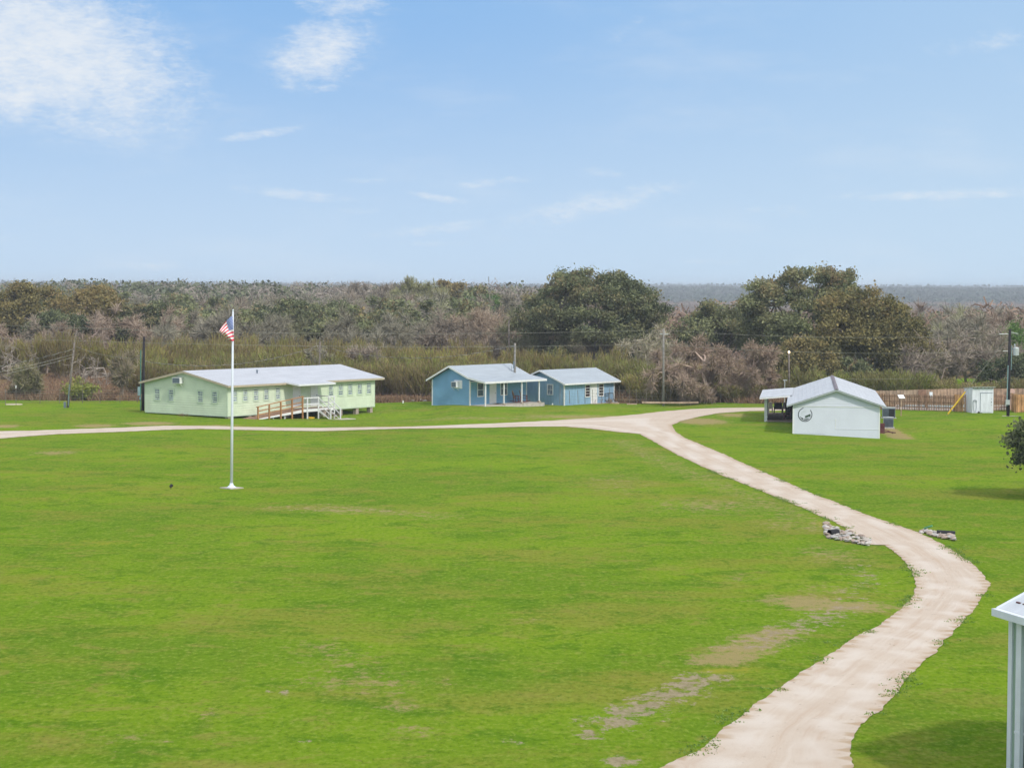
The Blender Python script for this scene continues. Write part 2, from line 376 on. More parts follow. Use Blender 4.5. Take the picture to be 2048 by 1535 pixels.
fin = q.noise(q.mapping(p, (1, .7, 1), (0, 0, 0), (5, 1, 0)), 3.1, 7, .8)
base = lay(base, fin, .54, .68, .42, (.095, .190, .012))
base = lay(base, fin, .46, .33, .42, (.36, .41, .09))
base = lay(base, sml, .50, .70, .60, (.37, .45, .085))
base = lay(base, sml, .49, .30, .60, (.075, .145, .010))
base = lay(base, tiny, .55, .8, .35, (.38, .44, .14))
nbrk = q.math('MULTIPLY', q.math('SUBTRACT', q.noise(p, 1.3, 6, .72), .5), 2.8)
nbrk2 = q.math('MULTIPLY', q.math('SUBTRACT', q.noise(q.mapping(p, (1, .6, 1)), 3.4, 6, .78), .5), 2.4)
nb = q.math('ADD', q.math('MULTIPLY', nbrk, .6), q.math('MULTIPLY', nbrk2, .7))
yl = q.math('MULTIPLY', q.ramp(q.math('ADD', q.attr('yel'), nb), .42, .9), .8)
base = q.mix(yl, base, (.38, .37, .05))
dr = q.math('MULTIPLY', q.ramp(q.math('ADD', q.attr('dry'), nb), .38, .85), .85)
base = q.mix(dr, base, q.mix(q.ramp(tiny, .3, .7), (.36, .275, .13), (.52, .40, .235)))
so_ = q.math('MULTIPLY', q.ramp(q.math('ADD', q.attr('soil'), nb), .40, .62), .92)
base = q.mix(so_, base, q.mix(q.ramp(nbrk2, -.5, .6), (.30, .235, .175), (.52, .43, .33)))
litter = q.mix(q.ramp(q.noise(p, .25, 5, .7), .35, .65), (.20, .125, .085), (.30, .215, .125))
litter = q.mix(q.math('MULTIPLY', q.ramp(q.noise(p, 1.1, 5, .7), .5, .75), .6), litter, (.13, .16, .05))
base = q.mix(q.ramp(q.math('ADD', q.attr('field'), q.math('MULTIPLY', nb, .4)), .3, .7), base, litter)
base = q.mix(1.0, base, (.75, .755, .66), 'MULTIPLY')
q.put(b.inputs['Base Color'], base); b.inputs['Roughness'].default_value = 1.0; b.inputs['Specular IOR Level'].default_value = .0
q.put(b.inputs['Normal'], q.bump(q.math('ADD', q.math('MULTIPLY', sml, 1.0), q.math('MULTIPLY', tiny, .5)), .8, .06))
me.materials.append(m_); M['lawn'] = m_
ground = link(bpy.data.objects.new('ground', me)); tag(ground, kind='structure')

# ------------------------------------------------------------------ gravel drive
west = [(1325, 1535), (1360, 1515), (1405, 1498), (1432, 1472), (1447, 1455), (1482, 1432), (1512, 1405), (1555, 1378), (1580, 1360), (1632, 1326), (1668, 1302), (1712, 1272), (1755, 1252),
        (1790, 1228), (1812, 1208), (1828, 1188), (1832, 1168), (1826, 1148), (1812, 1125), (1790, 1105), (1770, 1090), (1735, 1089), (1700, 1062), (1672, 1044), (1640, 1032), (1600, 1013), (1550, 993),
        (1500, 972), (1460, 957), (1420, 940), (1370, 917), (1330, 896), (1305, 882), (1280, 868), (1230, 863), (1180, 857), (1130, 853), (1060, 853), (980, 855), (900, 856), (800, 857), (700, 860), (640, 862),
        (560, 861), (480, 859.5), (400, 857.5), (330, 859.5), (240, 863.5), (120, 868), (60, 872), (0, 877), (-120, 886), (-300, 900)]
east = [(1710, 1535), (1700, 1500), (1708, 1470), (1722, 1448), (1762, 1420), (1800, 1378), (1822, 1348), (1868, 1305), (1900, 1270), (1938, 1232), (1962, 1198), (1981, 1168), (1962, 1143), (1935, 1120),
        (1905, 1100), (1870, 1080), (1840, 1066), (1780, 1045), (1735, 1030), (1680, 1008), (1620, 985), (1560, 958), (1500, 932), (1440, 905), (1400, 888), (1370, 876), (1350, 862), (1344, 850), (1362, 842),
        (1400, 833), (1440, 826), (1500, 822), (1560, 821), (1620, 821.5)]
north = [(1620, 814.5), (1560, 814.5), (1500, 815), (1440, 815.5), (1380, 818), (1320, 823), (1280, 828), (1200, 835), (1100, 841), (1000, 846), (900, 850), (800, 853), (700, 854), (640, 855), (560, 854.5),
         (480, 853), (400, 851), (330, 851), (240, 855), (120, 859), (60, 861), (0, 862), (-120, 866), (-300, 872)]
def resample(pts, step, jit, seed):
    P = [G(*p) for p in pts]; out = []; r = random.Random(seed)
    for a, b_ in zip(P[:-1], P[1:]):
        L = (b_-a).length; k = max(1, int(L/step))
        for i in range(k):
            p = a.lerp(b_, i/k); out.append((p.x, p.y))
    out.append((P[-1].x, P[-1].y)); o2 = []
    for (x_, y_) in out:
        nv = noise.noise(Vector((x_*.9, y_*.9, seed)))+.6*noise.noise(Vector((x_*3.1, y_*3.1, seed)))
        nw = noise.noise(Vector((x_*.9, y_*.9, seed+9)))+.6*noise.noise(Vector((x_*3.1, y_*3.1, seed+9)))
        o2.append((x_+nv*jit, y_+nw*jit))
    return o2
pw = G(1325, 1535); pe = G(1710, 1535)
sA = [(pw.x-9, pw.y-14), (pw.x-4.5, pw.y-7)]; sB = [(pe.x-5.2, pe.y-7), (pe.x-10.2, pe.y-14)]
outline = sA+resample(west, .16, .10, 1)+resample(north, .6, .16, 2)[::-1]+resample(east, .16, .10, 3)[::-1]+sB
ob = np.array(outline)
inner = []
for yy in np.arange(36, 215, .8):
    for xx in np.arange(-66, 34, .8): inner.append((xx+random.uniform(-.1, .1), yy+random.uniform(-.1, .1)))
inner = np.array(inner)
def inside(P, poly):
    c = np.zeros(len(P), bool); n_ = len(poly); j = n_-1
    for i in range(n_):
        xi, yi = poly[i]; xj, yj = poly[j]
        k = ((yi > P[:, 1]) != (yj > P[:, 1])) & (P[:, 0] < (xj-xi)*(P[:, 1]-yi)/((yj-yi) or 1e-9)+xi); c ^= k; j = i
    return c
inner = inner[inside(inner, ob)]
allp = [Vector(p) for p in outline]+[Vector(p) for p in inner]
vo, eo, fo, *_ = delaunay_2d_cdt(allp, [(i, (i+1) % len(outline)) for i in range(len(outline))], [], 1, 1e-4)
mb = MB(); mb.v = [(v[0], v[1], T(v[0], v[1])+.02) for v in vo]; cen = np.array([[sum(vo[i][0] for i in f_)/3, sum(vo[i][1] for i in f_)/3] for f_ in fo])
ok = inside(cen, ob); mb.f = [list(f_) for f_, k in zip(fo, ok) if k]; mb.m = [0]*len(mb.f)
m_, q, b = newmat('gravel'); p = q.pos()
g1 = q.noise(p, .35, 5, .6); g2 = q.noise(p, 2.2, 6, .7); g3 = q.noise(p, 14, 5, .75)
c = q.mix(q.ramp(g1, .35, .68), (.66, .55, .445), (.74, .65, .55))
c = q.mix(q.math('MULTIPLY', q.ramp(g2, .42, .8), .14), c, (.78, .71, .62))
c = q.mix(q.math('MULTIPLY', q.ramp(g2, .46, .25), .12), c, (.52, .38, .27))
c = q.mix(q.math('MULTIPLY', q.ramp(q.math('SUBTRACT', g1, q.math('MULTIPLY', q.attr('track'), .3)), .36, .66), .30), c, (.60, .46, .34))
stk = q.noise(q.comb(q.math('MULTIPLY', q.attr('lane'), 11), q.math('MULTIPLY', q.attr('along'), .16), 0), 1.0, 6, .7)
c = q.mix(q.math('MULTIPLY', q.ramp(stk, .48, .66), .60), c, (.60, .455, .34))
c = q.mix(q.math('MULTIPLY', q.ramp(stk, .46, .32), .45), c, (.82, .75, .67))
c = q.mix(q.math('MULTIPLY', q.ramp(g3, .58, .75), .55), c, (.40, .30, .22))
c = q.mix(q.math('MULTIPLY', q.ramp(q.noise(p, 5, 4, .6), .66, .72), .8), c, (.22, .15, .10))
c = q.mix(q.math('MULTIPLY', q.ramp(q.attr('track'), .2, .9), .6), c, (.80, .73, .65))
c = q.mix(q.math('MULTIPLY', q.ramp(q.math('ADD', q.attr('rim'), q.math('MULTIPLY', g2, .6)), .62, 1.1), .75), c, (.50, .36, .22))
c = q.mix(1.0, c, (.79, .78, .77), 'MULTIPLY')
q.put(b.inputs['Base Color'], c); b.inputs['Roughness'].default_value = .95; b.inputs['Specular IOR Level'].default_value = .1
q.put(b.inputs['Normal'], q.bump(q.math('ADD', g3, g2), .6, .03)); M['gravel'] = m_
road = mb.build('gravel_road', m_); tag(road, kind='structure')
# wheel tracks and rim attributes
vv = np.array([[v[0], v[1]] for v in mb.v]); P1 = np.array(resample(west, .8, 0, 1)); P2 = np.array(resample(east, .8, 0, 3)); P3 = np.array(resample(north, .8, 0, 3))
def dmin(A, B): return np.array([np.min(np.hypot(B[:, 0]-a[0], B[:, 1]-a[1])) for a in A])
d1 = dmin(vv, P1); d2 = np.minimum(dmin(vv, P2), dmin(vv, P3)); wdt = d1+d2; tpos = d1/np.maximum(wdt, .1)
track = np.exp(-((tpos-.27)/.09)**2)+np.exp(-((tpos-.73)/.09)**2); rim = np.exp(-(np.minimum(d1, d2)/.35)**2)
along = np.array([np.argmin(np.hypot(P1[:, 0]-a[0], P1[:, 1]-a[1])) for a in vv])*.8
for nm, a_ in (('track', track), ('rim', rim), ('lane', tpos), ('along', along)):
    at_ = road.data.attributes.new(nm, 'FLOAT', 'POINT'); at_.data.foreach_set('value', a_.astype(np.float32))

# ------------------------------------------------------------------ house kit
def siding(mb, o, d, nrm, rangefn, z0, z1, step=.2, proud=.04, mi=0):
    o = Vector(o); d = Vector(d); nrm = Vector(nrm); z = z0
    while z < z1-1e-4:
        zt = min(z+step, z1); a0, a1 = rangefn(z); b0, b1 = rangefn(zt)
        if a1-a0 > .02:
            P = [o+d*a0+nrm*proud, o+d*a1+nrm*proud, o+d*b1, o+d*b0]
            for k, zz in zip(P, (z, z, zt, zt)): k.z = zz
            mb.face(P, mi)
            Q = [o+d*a0, o+d*a1, o+d*a1+nrm*proud, o+d*a0+nrm*proud]
            for k in Q: k.z = z
            mb.face(Q, mi)
        z = zt
def win(parent, face, t0, t1, z0, z1, off=0, trim=.09, trimmat='white', pane='pane', bars=1, name='window', inset=.0, W=0):
    # face 'F': plane y=-off facing -y ; face 'G': plane x=-off facing -x (t measured along y)
    f = MB(); g = MB(); pr = .055
    def bx(mbb, a0, a1, c0, c1, n0, n1):
        if face == 'F': mbb.box(a0, a1, -off-n1, -off-n0, c0, c1)
        else: mbb.box(-off-n1, -off-n0, a0, a1, c0, c1)
    bx(f, t0-trim, t0, z0-trim, z1+trim, .0, pr); bx(f, t1, t1+trim, z0-trim, z1+trim, .0, pr)
    bx(f, t0, t1, z1, z1+trim, .0, pr); bx(f, t0, t1, z0-trim, z0, .0, pr+.02)
    for k in range(bars):
        zc = z0+(z1-z0)*(k+1)/(bars+1); bx(f, t0, t1, zc-.02, zc+.02, .03, pr-.008)
    wo = f.build(name, M[trimmat], parent)
    bx(g, t0, t1, z0, z1, .0, .03); g.build('pane', M[pane], wo)
    return wo
def door(parent, t0, t1, z0, z1, off=0, trim=.07, trimmat='white', knob=True, mat='white'):
    d = MB(); d.box(t0, t1, -off-.04, -off, z0, z1)
    for (a, b_, c_, e) in ((.18, .46, .12, .45), (.54, .82, .12, .45), (.18, .46, .52, .9), (.54, .82, .52, .9)):
        w = t1-t0; h = z1-z0; d.box(t0+a*w, t0+b_*w, -off-.052, -off-.04, z0+c_*h, z0+e*h)
    do = d.build('door', M[mat], parent)
    f = MB(); f.box(t0-trim, t0, -off-.06, -off, z0, z1+trim); f.box(t1, t1+trim, -off-.06, -off, z0, z1+trim); f.box(t0, t1, -off-.06, -off, z1, z1+trim)
    f.build('door_frame', M[trimmat], do)
    if knob: k = MB(); k.lathe([(.03, 0), (.04, .03), (.03, .06)], 8, (t1-.1, -off-.08, z0+.95)); k.build('handle', M['grey_metal'], do)
    return do
def aircon(parent, x, y0, y1, z0, z1):     # box unit through a gable wall (faces -x)
    b_ = MB(); b_.box(-x-.45, -x, y0, y1, z0, z1); b_.bar((-x-.4, y0+.05, z0-.02), (-x, y0+.05, z0-.3), .03); b_.bar((-x-.4, y1-.05, z0-.02), (-x, y1-.05, z0-.3), .03)
    o = b_.build('air_conditioner', M['white'], parent); g = MB()
    ys_ = np.linspace(y0+.05, y1-.05, 12)
    for k in range(11): g.box(-x-.462, -x-.45, ys_[k], ys_[k]+.035, z0+.05, z1-.05)
    g.box(-x-.453, -x-.4501, y0+.04, y1-.04, z0+.04, z1-.04)
    g.build('grille', M['grey_metal'], o); return o
def slab_roof(mb, x0, x1, pts, th, mi=0, mie=None):      # pts: (y,z) top outline polyline, extruded along x with thickness
    for (ya, za), (yb, zb) in zip(pts[:-1], pts[1:]):
        mb.prism([(x0, ya, za), (x0, yb, zb), (x0, yb, zb-th), (x0, ya, za-th)], (x1-x0, 0, 0), mi)

# ------------------------------------------------------------------ pale green long house
def frame(px, py, ang): p = G(px, py); return Vector((p.x, p.y, 0)), R(90-ang)
P0, rz = frame(455, 834, 36)
gh = empty('long_house', P0, rz, 'long pale green clapboard house on block piers with white metal roof', 'house')
L, Wd, zb, ze, zp = 20.0, 10.19, .13, 2.74, 3.78
def gable_range(Wd, ze, zp): return lambda z: (0, Wd) if z <= ze else ((z-ze)/(zp-ze)*Wd/2, Wd-(z-ze)/(zp-ze)*Wd/2)
mb = MB()
siding(mb, (0, 0, 0), (1, 0, 0), (0, -1, 0), lambda z: (0, L), zb, ze, .2)
siding(mb, (0, 0, 0), (0, 1, 0), (-1, 0, 0), gable_range(Wd, ze, zp), zb, zp, .2)
siding(mb, (L, 0, 0), (0, 1, 0), (1, 0, 0), gable_range(Wd, ze, zp), zb, zp, .2)
siding(mb, (0, Wd, 0), (1, 0, 0), (0, 1, 0), lambda z: (0, L), zb, ze, .2)
mb.box(0.01, L-.01, .01, Wd-.01, zb-.12, zb+.02)
mb.build('wall', M['green'], gh)
mb = MB()
for (x_, y_) in ((0, 0), (L, 0), (0, Wd), (L, Wd)): mb.box(x_-.04, x_+.04, y_-.04, y_+.04, zb, ze)
mb.box(-.03, L+.03, -.035, -.024, zb-.10, zb+.06); mb.box(-.035, -.024, -.02, Wd, zb-.10, zb+.06)
mb.build('corner_trim', M['green_trim'], gh)
ov, ovl, ovr = .45, .35, .95
sl_ = (zp+.12-(ze+.12))/(Wd/2); ey = ze+.14-ov*sl_
mb = MB(); slab_roof(mb, -ovl, L+ovr, [(-ov, ey), (Wd/2, zp+.14), (Wd+ov, ey)], .05)
rf = mb.build('roof', M['roof_white'], gh)
mb = MB(); mb.box(-ovl, L+ovr, -ov-.03, -ov, ey-.19, ey-.02)
for sx in (-ovl-.03, L+ovr):
    mb.prism([(sx, -ov, ey-.19), (sx, Wd/2, zp-.05), (sx, Wd/2, zp+.13), (sx, -ov, ey-.01)], (.03, 0, 0)); mb.prism([(sx, Wd+ov, ey-.19), (sx, Wd/2, zp-.05), (sx, Wd/2, zp+.13), (sx, Wd+ov, ey-.01)], (.03, 0, 0))
mb.box(-ovl, L+ovr, -ov, -.03, ey-.19, ey-.17)
mb.build('fascia', M['tan_fascia'], rf)
mb = MB(); mb.tube([(7.2, 3.2, 3.3), (7.2, 3.2, 3.75)], .07, 8); mb.lathe([(.11, 0), (.12, .06), (.03, .1)], 8, (7.2, 3.2, 3.75)); mb.build('vent_pipe', M['grey_metal'], rf)
mb = MB(); yc = 2.0; cz = 2.66
mb.prism([(7.1, -yc, cz), (7.1, 0.15, ze+.15), (7.1, .15, ze+.09), (7.1, -yc, cz-.06)], (4.95, 0, 0)); can = mb.build('canopy', M['roof_white'], gh)
mb = MB(); mb.box(7.1, 12.05, -yc-.03, -yc, cz-.14, cz+.01)
for sx in (7.07, 12.05): mb.prism([(sx, -yc, cz-.14), (sx, -.3, ze-.02), (sx, -.3, ze+.11), (sx, -yc, cz+.01)], (.03, 0, 0))
mb.build('fascia', M['white'], can)
for (a, b_) in ((.64, 1.12), (1.95, 2.47), (3.33, 3.85), (4.66, 5.18), (6.18, 6.70), (13.4, 13.95), (14.75, 15.33), (16.13, 16.7), (17.5, 18.08), (18.84, 19.4)):
    win(gh, 'F', a, b_, 1.36, 2.28, trim=.13, trimmat='green_trim')
for (a, b_) in ((8.33, 8.9), (6.6, 7.16), (2.96, 3.53), (1.22, 1.78)): win(gh, 'G', a, b_, 1.24, 2.2, trim=.13, trimmat='green_trim')
door(gh, 8.5, 9.4, .5, 2.45); door(gh, 10.9, 11.75, .5, 2.45)
aircon(gh, .02, 5.35, 6.3, 2.78, 3.32)
for y_ in (.25, Wd/2, Wd-.25):
    for t_ in (.35, 2.9, 5.4, 7.9, 12.9, 15.2, 17.55, 19.6):
        mb = MB(); zz = -.75
        while zz < zb-.13: h_ = min(.19, zb-.12-zz); mb.box(t_-.2+random.uniform(-.01, .01), t_+.2, y_-.2, y_+.2+random.uniform(-.01, .01), zz, zz+h_); zz += .2
        mb.build('pier', M['block'], gh)
# ramp
rp = empty('entry_ramp', P0, rz, 'orange timber access ramp with post railing rising to the green house door', 'ramp')
ra, rb, yo = .9, 7.5, 1.95
def zr(t): return -.22+(t-ra)*(.40+.22)/(rb-ra)
mb = MB(); k = 34
for i in range(k):
    t0 = ra+(rb-ra)*i/k; t1 = ra+(rb-ra)*(i+.93)/k; mb.prism([(t0, -yo, zr(t0)), (t1, -yo, zr(t1)), (t1, -.35, zr(t1)), (t0, -.35, zr(t0))], (0, 0, -.035))
mb.build('deck', M['deck_board'], rp)
mb = MB(); mb.prism([(ra+.8, -yo-.04, zr(ra+.8)-.02), (rb, -yo-.04, zr(rb)-.02), (rb, -yo-.04, zr(rb)-.28), (ra+.8, -yo-.04, zr(ra+.8)-.1)], (0, .038, 0)); mb.build('side_board', M['white'], rp)
ptx = [1.68, 3.12, 4.62, 6.1, 7.5]
for t_ in ptx: mb = MB(); mb.box(t_-.06, t_+.06, -yo-.16, -yo-.045, -.8, zr(t_)+1.10); mb.build('post', M['timber'], rp)
mb = MB(); mb.prism([(1.5, -yo-.18, .86+.0), (7.62, -yo-.18, 1.55), (7.62, -yo-.18, 1.61), (1.5, -yo-.18, .92)], (0, .17, 0)); mb.build('handrail', M['timber'], rp)
for dz in (.30, .62): mb = MB(); mb.prism([(1.68, -yo-.04, zr(1.68)+dz), (7.5, -yo-.04, zr(7.5)+dz), (7.5, -yo-.04, zr(7.5)+dz+.09), (1.68, -yo-.04, zr(1.68)+dz+.09)], (0, .035, 0)); mb.build('rail', M['timber'], rp)
for t_ in (5.4, 3.9): mb = MB(); mb.box(t_-.05, t_+.05, -yo+.1, -yo+.2, -.8, zr(t_)-.04); mb.build('support_post', M['white'], rp)
# landing with stairs
ld = empty('entry_stairs', P0, rz, 'white railed landing with steps down to the lawn beside the green house door', 'stairs')
a0, a1 = 7.55, 11.9; fz = .42
mb = MB()
for i in range(26): t0 = a0+(a1-a0)*i/26; mb.box(t0, t0+(a1-a0)/26-.012, -yo, -.04, fz-.035, fz)
mb.build('deck', M['grey_deck'], ld)
mb = MB(); mb.box(a0, a1, -yo-.04, -yo, fz-.26, fz-.005); mb.box(a1, a1+.04, -yo, -.04, fz-.26, fz-.005); mb.build('skirt_board', M['white'], ld)
for t_ in (8.15, 9.65, 11.05, 11.84): mb = MB(); mb.box(t_-.05, t_+.05, -yo-.14, -yo-.042, -.8, fz+1.08); mb.build('post', M['white'], ld)
mb = MB(); mb.box(11.79, 11.89, -.2, -.1, fz, fz+1.08); mb.build('post', M['white'], ld)
for (c0, c1) in ((7.5, 9.65), (11.05, 11.84)):
    for dz in (.4, .95): mb = MB(); mb.box(c0, c1, -yo-.10, -yo-.06, fz+dz, fz+dz+.09); mb.build('rail', M['white'], ld)
for dz in (.4, .95): mb = MB(); mb.box(11.82, 11.86, -yo-.04, -.1, fz+dz, fz+dz+.09); mb.build('rail', M['white'], ld)
ns = 5; g0 = -.56
for i in range(ns):
    zt = fz-(fz-g0)*(i+1)/(ns+0.0)+.0; yy = -yo-.05-i*.29; mb = MB(); mb.box(9.72, 10.98, yy-.29, yy-.005, zt+.0, zt+.045); mb.build('tread', M['grey_deck'], ld)
for t_ in (9.66, 11.0):
    mb = MB(); mb.prism([(t_, -yo-.045, fz-.02), (t_, -yo-.05-ns*.29, g0), (t_, -yo-.3-ns*.29+.1, g0-.1), (t_, -yo-.045, fz-.3)], (.045, 0, 0)); mb.build('stringer', M['white'], ld)
    mb = MB(); ye = -yo-.1-ns*.29; mb.box(t_, t_+.09, ye, ye+.09, g0-.15, g0+1.0); mb.build('post', M['white'], ld)
    for dz in (.5, 1.0): mb = MB(); mb.prism([(t_+.02, -yo-.1, fz+dz), (t_+.02, ye+.04, g0+dz-.02), (t_+.02, ye+.04, g0+dz-.12), (t_+.02, -yo-.1, fz+dz-.1)], (.04, 0, 0)); mb.build('stair_rail', M['white'], ld)
def local(P0, rz, t, w, z=None):
    c_, s_ = math.cos(rz), math.sin(rz); x_, y_ = P0.x+t*c_-w*s_, P0.y+t*s_+w*c_; return Vector((x_, y_, T(x_, y_) if z is None else z))
pp = local(P0, rz, 10.6, -4.25)
mb = MB(); mb.box(-1.0, 1.0, -.55, .5, -.1, .05); o = mb.build('paving_slab', M['concrete']); o.location = pp; o.rotation_euler = (0, 0, rz); tag(o, 'pale concrete slab in the grass at the foot of the white steps', 'slab')
pp = local(P0, rz, 8.9, -1.75)
mb = MB(); mb.lathe([(.28, 0), (.36, .02), (.38, .13), (.34, .13), (.30, .04), (.01, .03)], 14); o = mb.build('plastic_tub', M['yellow']); o.location = pp; tag(o, 'shallow yellow plastic tub on the ground under the landing', 'tub')
pp = local(P0, rz, -.35, 5.1)
mb = MB()
for i in range(70):
    a = random.uniform(0, 6.28); r_ = random.uniform(0, .8); mb.face([(r_*.4*math.cos(a)-.02, r_*math.sin(a), 0), (r_*.4*math.cos(a)+.04, r_*math.sin(a)+.03, 0), (r_*.5*math.cos(a), r_*math.sin(a)*1.2, random.uniform(.1, .42)*(1-r_*.6))])
o = mb.build('dry_weed', M['brown_dirt']); o.location = pp; o.rotation_euler = (0, 0, rz); tag(o, 'small brown dried weed against the green gable wall', 'plant')

# ------------------------------------------------------------------ blue house with porch
z2 = lambda x_, y_: (820+x_*.2246, 700+y_*.2246)
P1_, rz1 = frame(*z2(533, 493), 39)
b1 = empty('porch_house', P1_, rz1, 'blue clapboard cottage with grey metal roof and open front porch', 'house')
L, Wd, zb, ze, zp = 8.7, 4.8, -.15, 2.42, 3.62
mb = MB()
siding(mb, (0, 0, 0), (1, 0, 0), (0, -1, 0), lambda z: (0, L), zb, 2.66, .19)
siding(mb, (0, 0, 0), (0, 1, 0), (-1, 0, 0), gable_range(Wd, ze, zp), zb, zp, .19)
siding(mb, (L, 0, 0), (0, 1, 0), (1, 0, 0), gable_range(Wd, ze, zp), zb, zp, .19)
siding(mb, (0, Wd, 0), (1, 0, 0), (0, 1, 0), lambda z: (0, L), zb, ze, .19)
mb.build('wall', M['blue'], b1)
mb = MB()
for (x_, y_) in ((0, 0), (L, 0), (0, Wd), (L, Wd)): mb.box(x_-.05, x_+.07, y_-.06, y_+.06, zb, ze)
mb.build('corner_trim', M['white'], b1)
pr, pz = 2.0, 2.36
zk = 2.66
mb = MB(); slab_roof(mb, -.4, L+.45, [(-pr-.25, pz), (-.05, 2.75), (Wd/2, zp+.16), (Wd+.5, 2.36)], .05)
rf = mb.build('roof', M['roof_grey'], b1)
mb = MB(); mb.box(-.4, L+.45, -pr-.29, -pr-.25, pz-.18, pz+.01)
for sx in (-.43, L+.45):
    for (ya, za), (yb, zb_) in zip([(-pr-.25, pz), (-.05, 2.75), (Wd/2, zp+.16)], [(-.05, 2.75), (Wd/2, zp+.16), (Wd+.5, 2.36)]):
        mb.prism([(sx, ya, za-.17), (sx, yb, zb_-.17), (sx, yb, zb_+.01), (sx, ya, za+.01)], (.03, 0, 0))
mb.build('fascia', M['white'], rf)
mb = MB(); mb.tube([(L-1.1, 1.0, 3.0), (L-1.1, 1.0, 3.75)], .04, 8); mb.build('vent_pipe', M['white'], rf)
mb = MB(); mb.box(-.2, L+.3, -pr-.2, -.03, pz-.06, pz-.03); mb.build('porch_ceiling', M['white'], b1)
mb = MB(); mb.box(0.1, L+.3, -pr-.12, -.03, -.45, .03); mb.build('porch_floor', M['concrete'], b1)
for t_ in (-.12, 2.68, 5.45, 8.2):
    mb = MB(); mb.box(t_, t_+.11, -pr-.06, -pr+.05, -.3, pz-.06); po = mb.build('porch_post', M['white'], b1)
    if t_ > 0: mb = MB(); mb.box(t_-.09, t_+.2, -pr-.14, -pr+.13, .0, .2); mb.build('post_base', M['block'], po)
win(b1, 'F', 1.15, 1.98, .88, 2.08, pane='pane_dark'); win(b1, 'F', 4.7, 5.6, .88, 2.08, pane='pane_dark')
door(b1, 3.0, 3.9, .09, 2.12)
aircon(b1, .02, 1.35, 2.0, 1.72, 2.28)
mb = MB(); mb.box(-.05, -.0, .95, 1.95, 1.6, 2.42); mb.build('air_conditioner_surround', M['white'], b1)
mb = MB(); mb.box(3.0, 3.95, -1.0, -.35, .09, .115); o = mb.build('doormat', M['dark']); o.location = P1_; o.rotation_euler = (0, 0, rz1); tag(o, 'dark doormat on the porch floor before the white door', 'doormat')
def rocker():
    r_ = empty('rocking_chair', (0, 0, 0), 0, 'x', 'chair', 'rocking chairs on the porch')
    s_ = MB()
    for k in range(6): s_.box(-.25+k*.085, -.25+k*.085+.07, -.27, .27, .38-k*.012+.03, .41-k*.012+.03)
    s_.build('seat', M['rust_red'], r_)
    b_ = MB()
    for k in range(7):
        y_ = -.26+k*.08; h = .80-((k-3)/3.)**2*.2; b_.prism([(-.22, y_, .40), (-.22-.30*h, y_, .40+h), (-.25-.30*h, y_, .40+h), (-.25, y_, .40)], (0, .065, 0))
    b_.box(-.34, -.31, -.26, .28, .62, .68); b_.build('backrest', M['tan_wood'], r_)
    for sy in (-.33, .27):
        a_ = MB(); a_.box(-.34, .34, sy-.02, sy+.08, .63, .66); a_.build('armrest', M['rust_red'], r_)
        l = MB(); l.box(.24, .30, sy, sy+.05, .08, .63); l.box(-.28, -.22, sy, sy+.05, .08, .63); l.build('leg', M['rust_red'], r_)
        k_ = MB(); pts = [(-.62+j*.124, sy+.025, .03+.13*((j-5)/5.)**2) for j in range(11)]; k_.tube(pts, .028, 5); k_.build('rocker', M['rust_red'], r_)
    return r_
rk = rocker(); rk.location = local(P1_, rz1, 6.15, -.85, .09); rk.rotation_euler = (0, 0, rz1-.55); rk['label'] = 'brown rocking chair on the porch nearer the white door'
copy_tree(rk, local(P1_, rz1, 7.3, -.85, .09), rz1-.75, label='brown rocking chair at the far right end of the porch beside the post')

# ------------------------------------------------------------------ blue board cabin
P2_, rz2 = G(*z2(1372, 491), -.3), R(51)
b2 = empty('board_cabin', P2_, rz2, 'blue grooved-board cabin with pale metal roof and white door between two windows', 'house')
L, Wd, zb, ze, zp = 8.36, 5.6, -.12, 2.13, 3.28
mb = MB()
mb.face([(0, 0, zb), (L, 0, zb), (L, 0, ze), (0, 0, ze)]); mb.face([(0, Wd, zb), (0, 0, zb), (0, 0, ze), (0, Wd/2, zp), (0, Wd, ze)])
mb.face([(L, 0, zb), (L, Wd, zb), (L, Wd, ze), (L, Wd/2, zp), (L, 0, ze)]); mb.face([(L, Wd, zb), (0, Wd, zb), (0, Wd, ze), (L, Wd, ze)])
mb.build('wall', M['blue_board'], b2)
mb = MB()
for (x_, y_) in ((0, 0), (L, 0), (0, Wd), (L, Wd)): mb.box(x_-.05, x_+.07, y_-.06, y_+.06, zb, ze)
mb.build('corner_trim', M['white'], b2)
ez = 2.18
mb = MB(); slab_roof(mb, -.45, L+.6, [(-.45, ez), (Wd/2, zp+.17), (Wd+.45, ez)], .05); rf = mb.build('roof', M['roof_grey'], b2)
mb = MB(); mb.box(-.45, L+.6, -.49, -.45, ez-.15, ez+.01); mb.box(-.45, L+.6, -.45, -.02, ez-.15, ez-.13)
for sx in (-.48, L+.6):
    for ya, yb in ((-.45, Wd/2), (Wd+.45, Wd/2)): mb.prism([(sx, ya, ez-.15), (sx, yb, zp+.03), (sx, yb, zp+.18), (sx, ya, ez+.01)], (.03, 0, 0))
mb.build('fascia', M['white'], rf)
win(b2, 'F', 3.5, 4.22, .75, 1.88, pane='pane_dark', bars=3); win(b2, 'F', 5.78, 6.5, .75, 1.88, pane='pane_dark', bars=3)
door(b2, 4.45, 5.4, -.0, 1.95); win(b2, 'G', 1.45, 2.05, 1.06, 1.98, pane='pane')
mb = MB(); mb.box(4.2, 7.4, -.75, -.08, -.12, -.0, 0); o = mb.build('doorstep', M['block']); o.location = P2_; o.rotation_euler = (0, 0, rz2); tag(o, 'low brown step below the cabin door', 'step')
rk_ = empty('metal_rack', P2_, rz2, 'dark thin metal rack with grey feet leaning on the pale blue cabin wall', 'rack')
